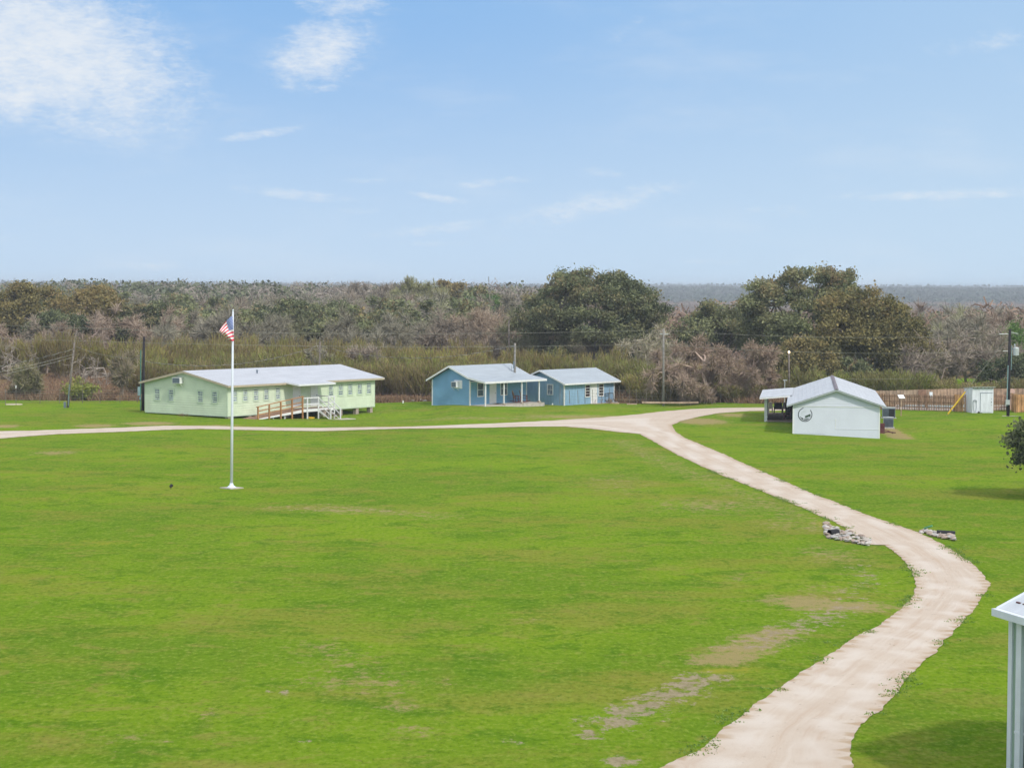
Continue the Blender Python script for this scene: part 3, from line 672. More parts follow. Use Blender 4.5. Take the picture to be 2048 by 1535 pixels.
mb = MB()
for a, b_ in (((6.75, .1, .1), (6.75, .1, .95)), ((7.35, .1, .1), (7.35, .1, .95)), ((6.75, .1, .95), (8.1, .1, .97)), ((6.75, .1, .72), (7.35, .1, .72)), ((6.75, .1, .2), (7.35, .1, .2)), ((8.1, .1, .97), (8.1, .3, .1)), ((6.75, .45, .0), (6.75, .1, .3)), ((7.35, .55, -.05), (7.6, .1, .35)), ((7.9, .6, -.05), (8.1, .12, .35))):
    mb.tube([(a[0], -a[1], a[2]), (b_[0], -b_[1], b_[2])], .025, 5)
mb.build('rack_frame', M['black'], rk_)
mb = MB(); mb.box(7.35, 7.55, -.7, -.45, -.1, .05); mb.box(7.85, 8.05, -.75, -.5, -.1, .05); mb.build('foot', M['light_metal'], rk_)

# ------------------------------------------------------------------ white lodge building
z3 = lambda x_, y_: (1480+x_*.166, 720+y_*.166)
P3_, rz3 = frame(*z3(635, 880), 8)
wh = empty('white_lodge', P3_, rz3, 'long white building with round emblem on its gable and side porch', 'building')
Lw, Wd, zb, ze, zp = 25.5, 6.78, -.02, 2.22, 3.40     # local y runs 0..-Wd to the right
mb = MB()
mb.prism([(0, 0, zb), (0, -2.5, zb), (0, -2.5, -.7), (0, -Wd, -.7), (0, -Wd, ze), (0, 0, ze)], (.15, 0, 0))
mb.box(.15, Lw, -.15, -.0, zb, ze); mb.box(.15, Lw, -Wd, -Wd+.15, -.7, ze); mb.box(Lw-.15, Lw, -Wd+.15, -.15, zb, ze)
mb.box(.02, Lw-.1, -2.5, -.02, -.3, zb-.005)
wl = mb.build('wall', M['wall_white'], wh)
mb = MB()
siding(mb, (-.0, 0, 0), (0, -1, 0), (-1, 0, 0), lambda z: ((z-ze)/(zp-ze)*Wd/2, Wd-(z-ze)/(zp-ze)*Wd/2), ze, zp, .17, .02)
siding(mb, (Lw, 0, 0), (0, -1, 0), (1, 0, 0), lambda z: ((z-ze)/(zp-ze)*Wd/2, Wd-(z-ze)/(zp-ze)*Wd/2), ze, zp, .17, .02)
mb.build('gable_siding', M['wall_white'], wh)
mb = MB(); mb.box(-.03, -.0, -Wd, -0, ze-.10, ze-.04); mb.box(-.022, 0, -Wd, -3.35, .38, .40); mb.box(-.022, 0, -3.37, -3.33, .38, 1.1); mb.box(-.03, 0, -3.40, -3.30, 1.08, 1.16); mb.build('trim', M['white'], wh)
mb = MB(); mb.box(-.03, .05, -.10, .02, zb, ze-.1); mb.box(-.03, .05, -Wd-.02, -Wd+.08, -.6, ze-.1); mb.build('corner_board', M['white'], wh)
eo = .48; sl_ = (zp-ze)/(Wd/2); ey = ze+.10-eo*sl_*.6
mb = MB(); slab_roof(mb, -.35, Lw+.3, [(eo, ey), (-Wd/2, zp+.13), (-Wd-eo, ey)], .035); rf = mb.build('roof', M['roof_lodge'], wh)
mb = MB()
for k in range(1, 12):     # sheet end edges lapping at the rake
    for sg in (0, 1):
        f_ = k/12.; y_ = eo+(-Wd/2-eo)*f_; zz = ey+(zp+.13-ey)*f_
        if sg: y_ = -Wd-y_
        mb.box(-.37, Lw+.3, y_-.02, y_+.02, zz-.0, zz+.010)
mb.build('roof_ribs', M['roof_lodge'], rf)
mb = MB()
for ya in (eo, -Wd-eo):
    mb.prism([(-.33, ya, ey-.13), (-.33, -Wd/2, zp-.02), (-.33, -Wd/2, zp+.09), (-.33, ya, ey-.04)], (.03, 0, 0))
    s_ = .03 if ya > 0 else -.03
    mb.box(-.33, Lw+.3, min(ya, ya+s_), max(ya, ya+s_), ey-.12, ey+.0)
mb.build('fascia', M['light_metal'], rf)
mb = MB(); mb.prism([(-.37, -Wd/2-.17, zp+.11), (-.37, -Wd/2, zp+.2), (-.37, -Wd/2+.17, zp+.11)], (Lw+.6, 0, 0)); mb.build('ridge_cap', simple('rusty_ridge', (.20, .17, .19), .6, var=.25, scale=2), rf)
# emblem
em = MB(); cy_, cz_, r_ = -.96, 1.50, .56
def arc(r0, r1, t0, t1, x_, mi, k=40):
    for i in range(k):
        a, b_ = t0+(t1-t0)*i/k, t0+(t1-t0)*(i+1)/k
        em.face([(x_, cy_-r0*math.cos(a), cz_+r0*math.sin(a)), (x_, cy_-r1*math.cos(a), cz_+r1*math.sin(a)), (x_, cy_-r1*math.cos(b_), cz_+r1*math.sin(b_)), (x_, cy_-r0*math.cos(b_), cz_+r0*math.sin(b_))], mi)
arc(0.001, .56, 0, 2*math.pi, -.012, 0, 48)
arc(.50, .56, R(-255), R(42), -.018, 1, 56)
E2 = lambda u_2, v_2, x_=-.018: (x_, cy_-u_2, cz_+v_2)
em.face([E2(-.02, -.12), E2(.40, .06), E2(.42, -.10), E2(.02, -.26)][::-1], 2)
em.face([E2(.33, -.02, -.021), E2(.42, .05, -.021), E2(.41, -.16, -.021), E2(.36, -.26, -.021)][::-1], 2)
em.face([E2(-.42, -.15), E2(-.38, -.15), E2(-.26, -.27), E2(-.18, -.25), E2(-.14, -.42), E2(-.27, -.36)][::-1], 1)
for (a, b_) in ((-100, -60), ):
    pass
k = 20
for i in range(k):
    a, b_ = R(-112+i*3.6), R(-112+(i+1)*3.6); w0 = .07*math.sin(math.pi*(i+.1)/k)+.008; w1 = .07*math.sin(math.pi*(i+.9)/k)+.008
    em.face([E2(.45*math.cos(a), .45*math.sin(a)), E2((.45-w0)*math.cos(a), (.45-w0)*math.sin(a)), E2((.45-w1)*math.cos(b_), (.45-w1)*math.sin(b_)), E2(.45*math.cos(b_), .45*math.sin(b_))], 1)
for (u0, v0, u1, v1, w) in ((-.30, .12, .10, .26, .018), (-.22, .20, -.02, .30, .015), (-.34, .0, -.2, .08, .02), (-.1, .16, .18, .26, .012), (-.3, -.08, -.05, .02, .014)):
    em.face([E2(u0, v0), E2(u1, v1), E2(u1, v1+w), E2(u0, v0+w)], 3)
emo = em.build('emblem', [M['wall_white'], simple('emblem_dark', (.055, .06, .065), .6), simple('emblem_green', (.045, .085, .05), .6), simple('emblem_grey', (.48, .53, .55), .6)], wh)
tc = bpy.data.curves.new('lettering', 'FONT'); tc.body = 'LAKE'; tc.size = .20; tc.extrude = .004; tc.align_x = 'CENTER'
to = bpy.data.objects.new('lettering_tmp', tc); link(to); dg = bpy.context.evaluated_depsgraph_get(); tm = bpy.data.meshes.new_from_object(to.evaluated_get(dg)); bpy.data.objects.remove(to)
tm.transform(Matrix.Translation((-.024, cy_-.08, cz_-.37)) @ Matrix(((0, 0, -1, 0), (-1, 0, 0, 0), (0, 1, 0, 0), (0, 0, 0, 1))) @ Matrix.Rotation(R(14), 4, 'Z'))
tm.materials.clear(); tm.materials.append(simple('emblem_letters', (.25, .29, .28), .6)); lo = bpy.data.objects.new('lettering', tm); link(lo); lo.parent = emo
# porch on the left flank
dx0, dx1, dy1 = 13.8, 26.3, 2.35
mb = MB()
for i in range(62): a = dx0+(dx1-dx0)*i/62; mb.box(a, a+(dx1-dx0)/62-.015, .02, dy1, -.0, .07)
mb.build('porch_deck', M['grey_deck'], wh)
mb = MB(); mb.prism([(12.0, .1, 2.42), (12.0, 2.85, 2.18), (12.0, 2.85, 2.14), (12.0, .1, 2.38)], (13.4, 0, 0)); pr_ = mb.build('porch_roof', M['roof_lodge'], wh)
mb = MB(); mb.prism([(11.96, .3, 2.36), (11.96, 2.87, 2.13), (11.96, 2.87, 2.02), (11.96, .3, 2.25)], (.04, 0, 0)); mb.box(12.0, 25.4, 2.85, 2.88, 2.02, 2.17); mb.build('fascia', M['white'], pr_)
mb = MB(); mb.box(dx0+.1, dx0+.35, dy1-.1, dy1+.15, -.1, 2.12); mb.build('porch_post', M['white'], wh)
mb = MB(); mb.box(dx1-.5, dx1-.35, .3, .45, 0, 2.2); mb.build('porch_post', M['tan_wood'], wh)
mb = MB(); mb.box(dx0+1.2, dx1-2.0, dy1-.02, dy1+.06, .02, 2.1); mb.build('side_panel', M['white_board'], wh)
mb = MB(); mb.box(dx0+.4, dx1, dy1+.06, dy1+.12, .0, .14); mb.build('deck_edge', M['rust_red'], wh)
def lodge(t, w, z=.07): return local(P3_, rz3, t, w, z)
def patio_chair(name, label, mat, loc, rz, w=.6, group=None):
    r_ = empty(name, loc, rz, label, 'chair', group)
    mb = MB(); mb.box(-.28, .28, -w/2, w/2, .36, .44); mb.build('seat', mat, r_)
    mb = MB(); mb.prism([(-.28, -w/2, .44), (-.40, -w/2, .98), (-.34, -w/2, .99), (-.22, -w/2, .44)], (0, w, 0)); mb.build('backrest', mat, r_)
    for sx in (-.27, .22):
        for sy in (-w/2, w/2-.05): mb = MB(); mb.box(sx, sx+.05, sy, sy+.05, 0, .36); mb.build('leg', mat, r_)
    for sy in (-w/2-.05, w/2): mb = MB(); mb.box(-.28, .3, sy, sy+.05, .60, .64); mb.box(.25, .3, sy, sy+.05, .0, .6); mb.build('armrest', mat, r_)
    return r_
patio_chair('patio_chair', 'black high-backed patio chair at the far end of the lodge porch', M['black'], lodge(25.2, 1.45), rz3, .72)
patio_chair('patio_chair', 'cream patio chair left of the black chair on the lodge porch', M['cream'], lodge(25.6, 2.15), rz3, .32)
patio_chair('patio_chair', 'cream patio bench right of the black chair on the lodge porch', M['cream'], lodge(25.6, .78), rz3, .5)
ad = patio_chair('lounge_chair', 'dark red wooden lounge chair at the near edge of the lodge porch', M['rust_red'], lodge(15.6, .55), rz3+1.5, .6)
mb = MB(); mb.lathe([(.30, 0), (.34, .5), (.36, 1.1), (.28, 1.75), (.12, 1.95)], 10); o = mb.build('patio_umbrella', M['black']); o.location = lodge(17.2, .40); tag(o, 'tall dark folded umbrella standing on the lodge porch against the wall', 'umbrella')
# condensers
def condenser(label, loc, rz, w, d, h):
    r_ = empty('condenser', loc, rz, label, 'condenser'); mb = MB()
    mb.box(-w/2, w/2, -d/2, d/2, .05, h-.05); mb.build('cabinet', M['grey_metal'], r_)
    mb = MB(); mb.box(-w/2-.02, w/2+.02, -d/2-.02, d/2+.02, h-.05, h); mb.lathe([(.3, 0), (.3, .02), (.1, .04)], 14, (0, 0, h)); mb.build('top_cover', M['light_metal'], r_)
    mb = MB()
    for k in range(9): zz = .12+k*(h-.25)/9; mb.box(-w/2+.04, w/2-.04, -d/2-.012, -d/2, zz, zz+.03)
    mb.build('grille', M['black'], r_); mb = MB(); mb.box(-w/2-.1, w/2+.1, -d/2-.1, d/2+.1, -.35, .05); mb.build('pad', M['concrete'], r_)
    return r_
pa = G(*z3(1797, 820), -.1); condenser('square dark grey condenser nearest the camera beside the lodge', (pa.x, pa.y+.4, T(pa.x, pa.y)+.05), rz3-R(90), .80, .8, .88)
pb = G(*z3(1800, 700), 0); c2 = condenser('wider dark grey condenser farther back beside the lodge', (pb.x, pb.y+.4, T(pb.x, pb.y)), rz3-R(90), 1.12, .8, .95)
mb = MB(); mb.box(0, .5, -.425, -.405, .12, .82); mb.build('louver', M['black'], c2)
o = MB(); pc = lodge(1.2, -7.05, 0); o.tube([pc+Vector((-.0, 0, .1)), pc+Vector((.5, .2, .12)), pc+Vector((1.1, .3, .05))], .05, 6); o.tube([pc+Vector((0, .2, .3)), pc+Vector((.5, .3, .2)), pc+Vector((.9, .3, .0))], .04, 6)
o = o.build('refrigerant_pipe', M['rust_red']); tag(o, 'dark bent pipes between the lodge wall and the nearest condenser', 'pipe')
pa = lodge(6.0, -7.2, 0); mb = MB(); mb.box(-.25, .25, -.2, .2, -.4, .5); mb.bar((-.2, -.1, .5), (.25, -.1, .5), .06); o = mb.build('meter_box', M['rust_red']); o.location = pa; o.rotation_euler = (0, 0, rz3); tag(o, 'small dark red box beside the lodge wall behind the condensers', 'box')
# info board
pa = G(*z3(1940, 670)); sg = empty('information_stand', pa, .2, 'white slanted information panel on a thin wooden post', 'sign')
mb = MB(); mb.box(-.04, .04, -.04, .04, -.1, 1.62); mb.build('post', M['tan_wood'], sg)
mb = MB(); mb.prism([(-.28, -.22, 1.58), (.28, -.22, 1.58), (.28, .2, 1.86), (-.28, .2, 1.86)], (0, 0, .04)); mb.build('panel', M['white'], sg)
pa = pa+Vector((-.9, 1.5, 0)); mb = MB(); mb.box(-.02, .02, -.02, .02, -.1, 1.5); o = mb.build('stake', M['tan_wood']); o.location = pa; tag(o, 'bare thin stake left of the information panel', 'stake')

# ------------------------------------------------------------------ pool area, fences, shed
def picket_fence(name, label, pts, h, mat, gap, wpk=.09, rails=True, group=None, postmat=None):
    r_ = empty(name, (pts[0][0], pts[0][1], T(*pts[0])), 0, label, 'fence', group); o0 = Vector((pts[0][0], pts[0][1], T(*pts[0])))
    pk = MB(); rl = MB(); cnt = 0
    for (xa, ya), (xb, yb) in zip(pts[:-1], pts[1:]):
        A = Vector((xa, ya, 0)); B = Vector((xb, yb, 0)); Ln = (B-A).length; d = (B-A)/Ln; nrm = Vector((-d.y, d.x, 0)); k = int(Ln/(wpk+gap))
        for i in range(k):
            p = A+d*(i+.5)*(wpk+gap); z0 = T(p.x, p.y); hh = h+random.uniform(-.02, .02); q0 = p-o0
            a = q0-d*wpk/2; b_ = q0+d*wpk/2; zz = z0-o0.z
            pk.prism([(a.x, a.y, zz+.03), (b_.x, b_.y, zz+.03), (b_.x, b_.y, zz+hh), (a.x, a.y, zz+hh)], nrm*.02, i % 3)
        if rails:
            for zr_ in (.35, h*.55, h-.2): rl.bar(A-o0+nrm*.05+Vector((0, 0, T(xa, ya)+zr_)), B-o0+nrm*.05+Vector((0, 0, T(xb, yb)+zr_)), .04, .09)
        kp = max(1, int(Ln/2.4))
        for i in range(kp+1):
            p = A+d*Ln*i/kp; mb = MB(); q0 = p-o0+nrm*.09; mb.box(q0.x-.05, q0.x+.05, q0.y-.05, q0.y+.05, T(p.x, p.y)-.2-o0.z, T(p.x, p.y)+h+.05-o0.z); mb.build('post', M[postmat or mat], r_)
    ms = [M[mat], simple(mat+'_b', tuple(k_*.8 for k_ in FC[mat]), .8, var=.25, scale=2), simple(mat+'_c', tuple(min(1, k_*1.2) for k_ in FC[mat]), .8, var=.25, scale=2)]
    pk.build('pickets', ms, r_)
    if rails: rl.build('rails', M[mat], r_)
    return r_
FC = {'fence': (.33, .165, .085), 'fence_new': (.46, .25, .11), 'fence_old': (.34, .235, .155), 'fence_dark': (.28, .165, .105)}
picket_fence('picket_fence', 'dark brown spaced picket fence in front of the pool, left of the white shed', [(29.5, 197.6), (35.1, 196.1), (41.4, 193.3)], 1.5, 'fence_dark', .055, .105)
picket_fence('board_fence', 'short solid orange fence panel touching the left side of the shed', [(41.4, 193.3), (42.3, 193.0)], 1.6, 'fence_new', .006, .13)
picket_fence('picket_fence', 'dark brown spaced picket fence between the shed and the black pole', [(44.5, 194.6), (47.0, 195.0)], 1.55, 'fence_dark', .055, .105)
picket_fence('board_fence', 'new orange cedar fence right of the black utility pole', [(47.0, 194.6), (46.9, 192.6), (52.5, 194.2), (60, 196)], 1.66, 'fence_new', .004, .14)
picket_fence('board_fence', 'tall weathered cedar fence closing the far side of the pool', [(33.5, 199.0), (45.0, 205.6), (64, 206.6)], 1.6, 'fence_old', .004, .14, postmat='fence_dark')
mb = MB(); mb.face([(34.5, 197.6, .012), (41.3, 194.6, .012), (43.6, 196.5, .012), (58, 197.5, .012), (58, 205.9, .012), (45.2, 205.2, .012)]); o = mb.build('pool_deck', M['concrete']); tag(o, kind='structure')
m_, q, b = newmat('pool_water'); q.put(b.inputs['Base Color'], (.10, .42, .50)); b.inputs['Roughness'].default_value = .08; q.put(b.inputs['Normal'], q.bump(q.noise(q.pos(), 2.5, 3), .15, .05)); M['water'] = m_
pl = empty('swimming_pool', (40.6, 199.3, 0), -.25, 'turquoise swimming pool with pale coping behind the picket fence', 'pool')
mb = MB(); mb.box(-3.6, 3.6, -2.2, -1.9, .02, .16); mb.box(-3.6, 3.6, 1.9, 2.2, .02, .16); mb.box(-3.6, -3.3, -1.9, 1.9, .02, .16); mb.box(3.3, 3.6, -1.9, 1.9, .02, .16); mb.build('coping', M['white'], pl)
mb = MB(); mb.box(-3.3, 3.3, -1.9, 1.9, .02, .09); mb.build('water', M['water'], pl)
p = at(1846, 815, 197.5); p.z = 0; lc = empty('lifeguard_chair', p, .1, 'dark wooden high chair standing behind the picket fence by the pool', 'chair')
mb = MB()
for sx in (-.35, .3):
    for sy in (-.3, .3): mb.bar((sx*1.2, sy*1.2, 0), (sx, sy, 1.5), .08)
mb.build('leg', M['fence_dark'], lc)
mb = MB(); mb.box(-.4, .4, -.35, .35, 1.0, 1.06); mb.build('seat', M['fence_dark'], lc); mb = MB(); mb.box(-.4, .4, .3, .36, 1.2, 1.85); mb.build('backrest', M['fence_dark'], lc)
p = at(1862, 790, 202.2); mb = MB(); mb.box(-.15, .15, -.02, .02, -.3, .32); o = mb.build('notice_board', M['white']); o.location = p; tag(o, 'small white upright notice on the far pool fence', 'sign')
p = at(2025, 800, 197); mb = MB(); mb.prism([(.0+.22*math.cos(a), 0, 1.75+.25*math.sin(a)) for a in np.linspace(0, math.pi, 9)]+[(-.22, 0, 0), (.22, 0, 0)], (0, .12, 0)); o = mb.build('slide_panel', M['pink']); o.location = (p.x, p.y, 0); tag(o, 'tall pinkish board with a rounded top behind the black pole', 'board')
mb = MB(); mb.bar((47.4, 196.6, 1.55), (55, 198.0, 1.55), .12, .14); o = mb.build('beam', M['fence_old']); tag(o, 'horizontal tan beam above the new cedar fence', 'beam')
# shed
ps = G(1944, 825.5); sh = empty('pump_shed', Vector((ps.x, ps.y, 0)), R(4), 'small white board shed with lean-to roof and a hose on its front', 'shed')
w_, d_ = 2.0, 2.6; mb = MB()
mb.face([(0, 0, 0), (w_, 0, 0), (w_, 0, 2.36), (0, 0, 2.36)]); mb.face([(0, d_, 0), (0, 0, 0), (0, 0, 2.36), (0, d_, 2.18)]); mb.face([(w_, 0, 0), (w_, d_, 0), (w_, d_, 2.18), (w_, 0, 2.36)]); mb.face([(w_, d_, 0), (0, d_, 0), (0, d_, 2.18), (w_, d_, 2.18)])
mb.build('wall', M['white_board'], sh)
mb = MB(); mb.prism([(-.06, -.2, 2.43), (w_+.12, -.2, 2.43), (w_+.12, d_+.15, 2.21), (-.06, d_+.15, 2.21)], (0, 0, -.05)); rf = mb.build('roof', M['light_metal'], sh)
mb = MB()
for k in range(6): mb.box(.05+k*.36, .12+k*.36, -.16, 0, 2.30, 2.375)
mb.build('rafter', M['fence_old'], rf)
mb = MB(); mb.box(.78, 1.88, -.035, -.002, .08, 1.82); do = mb.build('door', M['white_board'], sh)
mb = MB(); mb.box(.74, 1.92, -.05, -.002, 1.84, 1.88); mb.box(.75, .78, -.04, -.002, .06, 1.84); mb.build('door_frame', M['grey_metal'], do)
mb = MB(); mb.box(1.78, 1.84, -.06, -.036, .95, 1.05); mb.box(1.78, 1.84, -.06, -.036, 1.3, 1.36); mb.box(1.78, 1.84, -.06, -.036, .7, .76); mb.build('handle', M['grey_metal'], do)
hs = MB(); hs.tube([(.13+.16*math.cos(a)+.12, -.06, 1.02+.22*math.sin(a)) for a in np.linspace(0, math.pi, 9)]+[(.11, -.06, .5), (.2, -.07, .05)], .02, 5); hs.tube([(.40, -.06, 1.02), (.38, -.06, .5), (.33, -.07, .05)], .02, 5)
hs.tube([(.15+.12*math.cos(a)+.1, -.09, 1.05+.13*math.sin(a)) for a in np.linspace(0, math.pi, 7)], .025, 5)
o = hs.build('garden_hose', M['hose']); o.location = sh.location; o.rotation_euler = sh.rotation_euler; tag(o, 'grey hose looped over a hook on the white shed', 'hose')
mb = MB(); mb.lathe([(.08, 0), (.1, .08), (.05, .16)], 8, (.58, -.2, 0)); mb.box(.4, .9, -.22, -.12, 0, .03); o = mb.build('water_valve', M['black']); o.location = sh.location; o.rotation_euler = sh.rotation_euler; tag(o, 'small black valve on the ground before the shed door', 'valve')

# ------------------------------------------------------------------ utility poles and wires
def pole(name, label, px, py, ptx, pty, r0, r1, mat, cat='pole', Y=None, group=None):
    b_ = G(px, py) if Y is None else Vector((at(px, py, Y).x, Y, 0)); b_.z = T(b_.x, b_.y); t = at(ptx, pty, b_.y)
    r_ = empty(name, b_, 0, label, cat, group); mb = MB(); mb.tube([(0, 0, -.3), (t-b_)*.5, t-b_], [r0, (r0+r1)/2, r1], 9); mb.build('shaft', M[mat], r_, smooth=True); return r_, b_, t
up_, ub, ut = pole('utility_pole', 'black creosoted utility pole with grey transformer beside the white shed', 2016, 832, 2020, 659, .15, .12, 'pole_black')
mb = MB(); mb.lathe([(.12, -.35), (.27, -.33), (.27, .33), (.24, .38), (.1, .42)], 14, (.62, -.05, zat(2035, 703, ub.y))); mb.lathe([(.04, 0), (.07, .12), (.03, .3)], 8, (.5, -.05, zat(2035, 703, ub.y)+.42)); tr = mb.build('transformer', M['light_metal'], up_, smooth=False)
mb = MB(); mb.bar((.15, -.05, zat(2035, 700, ub.y)+.1), (.45, -.05, zat(2035, 700, ub.y)+.1), .08); mb.build('bracket', M['grey_metal'], tr)
mb = MB(); mb.tube([(-.16, -.12, .9), (-.10, -.12, 4.6)], .055, 7); mb.tube([(.19, -.1, 4.2), (.22, -.1, 6.4)], .035, 6); mb.build('conduit', M['conduit'], up_)
mb = MB(); mb.box(-.28, .08, -.30, -.16, 1.05, 1.5); mb.build('meter', M['light_metal'], up_)
mb = MB(); mb.tube([(-.9, 0, zat(2018, 668, ub.y)), (-.1, 0, zat(2018, 668, ub.y)+.02)], .035, 6); mb.tube([(.1, 0, zat(2018, 664, ub.y)), (.75, -.2, zat(2018, 667, ub.y))], .035, 6); mb.tube([(-.55, 0, zat(2018, 702, ub.y)), (-.1, 0, zat(2018, 702, ub.y)+.02)], .03, 6); mb.build('crossarm', M['light_metal'], up_)
mb = MB(); mb.face([(ub.x-.6, ub.y-.35, T(ub.x, ub.y)+.03), (ub.x+.5, ub.y-.3, T(ub.x, ub.y)+.03), (ub.x+1.2, ub.y, T(ub.x, ub.y)+.03), (ub.x-.4, ub.y+.5, T(ub.x, ub.y)+.03)]); o = mb.build('bare_patch', M['concrete']); tag(o, kind='structure')
gb = G(1893, 831); gt = at(2018, 672, ub.y); gd = (gt-gb).normalized()
gy = empty('guy_wire', gb, 0, 'slanting guy wire with a yellow plastic guard beside the shed', 'guy wire')
mb = MB(); mb.tube([(0, 0, 0), gt-gb], .018, 5); mb.build('wire', M['wire'], gy); mb = MB(); mb.tube([gd*.2, gd*2.75], .07, 7); mb.build('guard', M['yellow'], gy)
pole1, p1b, p1t = pole('utility_pole', 'grey leaning wooden utility pole with a box at its foot, left of the green house', 135, 815, 149, 684, .12, .09, 'pole_wood')
mb = MB(); mb.box(-.34, -.14, -.12, .12, 0, .55); mb.build('meter_box', M['grey_metal'], pole1); mb = MB(); mb.tube([(.1, -.1, .2), (.2, -.1, 2.2)], .03, 6); mb.build('conduit', M['conduit'], pole1)
pole2, p2b, p2t = pole('utility_pole', 'utility pole with green conduit and grey box at the corner of the green house', 285.5, 820, 288, 673, .15, .11, 'pole_black')
mb = MB(); mb.tube([(-.18, -.1, .0), (-.14, -.1, 5.6)], .045, 7); mb.build('conduit', simple('green_conduit', (.06, .22, .17), .5), pole2)
mb = MB(); mb.box(-.42, -.2, -.2, 0, 1.4, 2.2); mb.box(-.28, -.14, -.18, -.04, 1.05, 1.25); mb.build('meter_box', M['conduit'], pole2)
pole3, p3b, p3t = pole('utility_pole', 'thin wooden pole rising behind the ridge of the green house', 638, 812, 640, 682, .10, .08, 'pole_wood', Y=212)
pole4, p4b, p4t = pole('utility_pole', 'grey wooden pole rising behind the roof of the porch cottage', 1029, 808, 1030, 686, .13, .10, 'pole_grey', Y=206)
mb = MB(); mb.box(-.16, -.0, -.25, -.1, 3.6, 4.3); mb.bar((-.35, 0, p4t.z-.15), (.1, 0, p4t.z-.05), .06); mb.build('meter_box', M['grey_metal'], pole4)
pole('utility_pole', 'tall thin dark pole far behind the porch cottage', 1018, 760, 1018, 640, .12, .10, 'pole_wood', Y=262)
pole5, p5b, p5t = pole('utility_pole', 'grey utility pole with a pale crossarm right of the board cabin', 1327, 805, 1327, 657, .12, .09, 'pole_grey')
mb = MB(); mb.bar((-.4, 0, p5t.z-.22), (.4, 0, p5t.z-.22), .08); mb.tube([(0, 0, p5t.z-.2), (0, 0, p5t.z+.1)], .05, 6); mb.build('crossarm', M['light_metal'], pole5)
pole6, p6b, p6t = pole('lamp_post', 'brown wooden lamp post with a lit lamp behind the white lodge', 1578, 800, 1578, 706, .11, .09, 'pole_wood', 'lamp')
m_, q, b = newmat('lamp_glow'); b.inputs['Emission Color'].default_value = (1, .72, .42, 1); b.inputs['Emission Strength'].default_value = 6; b.inputs['Base Color'].default_value = (.9, .8, .6, 1)
mb = MB(); mb.lathe([(.04, 0), (.09, .06), (.10, .15), (.05, .22)], 10, (p6t-p6b)); mb.build('lamp_head', m_, pole6)
pv = G(1569, 812); mb = MB(); mb.tube([(0, 0, 0), (0, 0, zat(1569, 760, pv.y))], .04, 6); mb.bar((-.15, 0, zat(1569, 760, pv.y)), (.22, 0, zat(1569, 760, pv.y)), .08, .08); o = mb.build('vent_pipe', M['light_metal']); o.location = (pv.x, pv.y, 0); tag(o, 'thin pale pipe with a short cap behind the lodge porch roof', 'pipe')
def wire(label, a, b_, sag, r_=.014, mat='wire', name='power_line', k=26, group=None):
    mb = MB(); pts = []
    for i in range(k+1): t = i/k; p = Vector(a).lerp(Vector(b_), t); p.z -= sag*4*t*(1-t); pts.append(p)
    mb.tube(pts, r_, 4); o = mb.build(name, M[mat]); tag(o, label, 'power line', group); return o
def twisted(label, a, b_, sag, k=150, r_=.024):
    mb = MB(); pa_ = []; pb_ = []
    for i in range(k+1):
        t = i/k; p = Vector(a).lerp(Vector(b_), t); p.z -= sag*4*t*(1-t); ph = i*.7; pa_.append(p+Vector((0, math.cos(ph), math.sin(ph)))*r_); pb_.append(p-Vector((0, math.cos(ph), math.sin(ph)))*r_)
    mb.tube(pa_, r_*.55, 4, 0); mb.tube(pb_, r_*.55, 4, 1); o = mb.build('service_cable', [M['cable'], M['black']]); tag(o, label, 'cable'); return o
wire('upper power line crossing above the brush from the left to the crossarm pole', at(-420, 628, 192), p5t+Vector((-.3, 0, -.15)), .95)
wire('lower power line crossing in front of the brush from the left to the crossarm pole', at(-420, 655, 192), at(1327, 688, p5b.y), .85)
wire('upper power line from the crossarm pole to the black pole', p5t+Vector((.3, 0, -.15)), at(2018, 668, ub.y), .5)
wire('lower power line from the crossarm pole to the black pole', at(1327, 688, p5b.y), at(2018, 702, ub.y), .5)
wire('power line leaving the black pole to the right', at(2018, 667, ub.y), at(2400, 660, ub.y+4), .5)
twisted('twisted service cable from the leaning pole down to the left edge', at(148, 698, p1b.y), at(-260, 765, 180), .5)
wire('thin grey drop wire from the leaning pole, upper of two toward the left', at(147, 708, p1b.y), at(-260, 778, 180), .5, .013, 'cable')
wire('thin grey drop wire from the leaning pole, lower of two toward the left', at(146, 714, p1b.y), at(-260, 784, 180), .5, .013, 'cable')
twisted('twisted cable sagging from the house-corner pole to the pole behind the green house', at(287, 722, p2b.y), at(639, 690, 212), 1.1)
twisted('twisted cable sagging from behind the green house to the cottage pole', at(640, 692, 212), at(1029, 690, 206), 1.25)
wire('wire from the leaning pole to the house-corner pole', at(149, 692, p1b.y), at(287, 716, p2b.y), .35)
wire('wire from the crossarm pole past the lodge to the black pole', at(1640, 757, 205), at(1830, 757, 205), .05)

# ------------------------------------------------------------------ flagpole, spotlight
pf = G(463, 976); ft = at(466, 622, pf.y)
fp = empty('flagpole', pf, 0, 'tall white flagpole on a square slab in the middle lawn', 'flagpole')
mb = MB(); mb.tube([(0, 0, 0), (ft-pf)*.4, ft-pf], [.085, .075, .048], 10); mb.lathe([(.03, 0), (.06, .04), (.04, .1)], 8, (ft-pf)); mb.build('shaft', M['trim_metal'], fp, smooth=True)
mb = MB(); mb.lathe([(.30, .05), (.24, .09), (.12, .18), (.09, .30)], 14); mb.build('collar', M['trim_metal'], fp, smooth=True)
mb = MB(); mb.prism([(-.66, .0, -.03), (.03, -.62, -.03), (.68, .02, -.03), (-.02, .64, -.03)], (0, 0, .08)); mb.build('slab', M['concrete'], fp)
fl = lambda x_, y_, dy=0: at(420+x_*.0782, 600+y_*.0782, pf.y-.12-dy)
mb = MB(); ns_, nh_ = 28, 26; uvs = {}
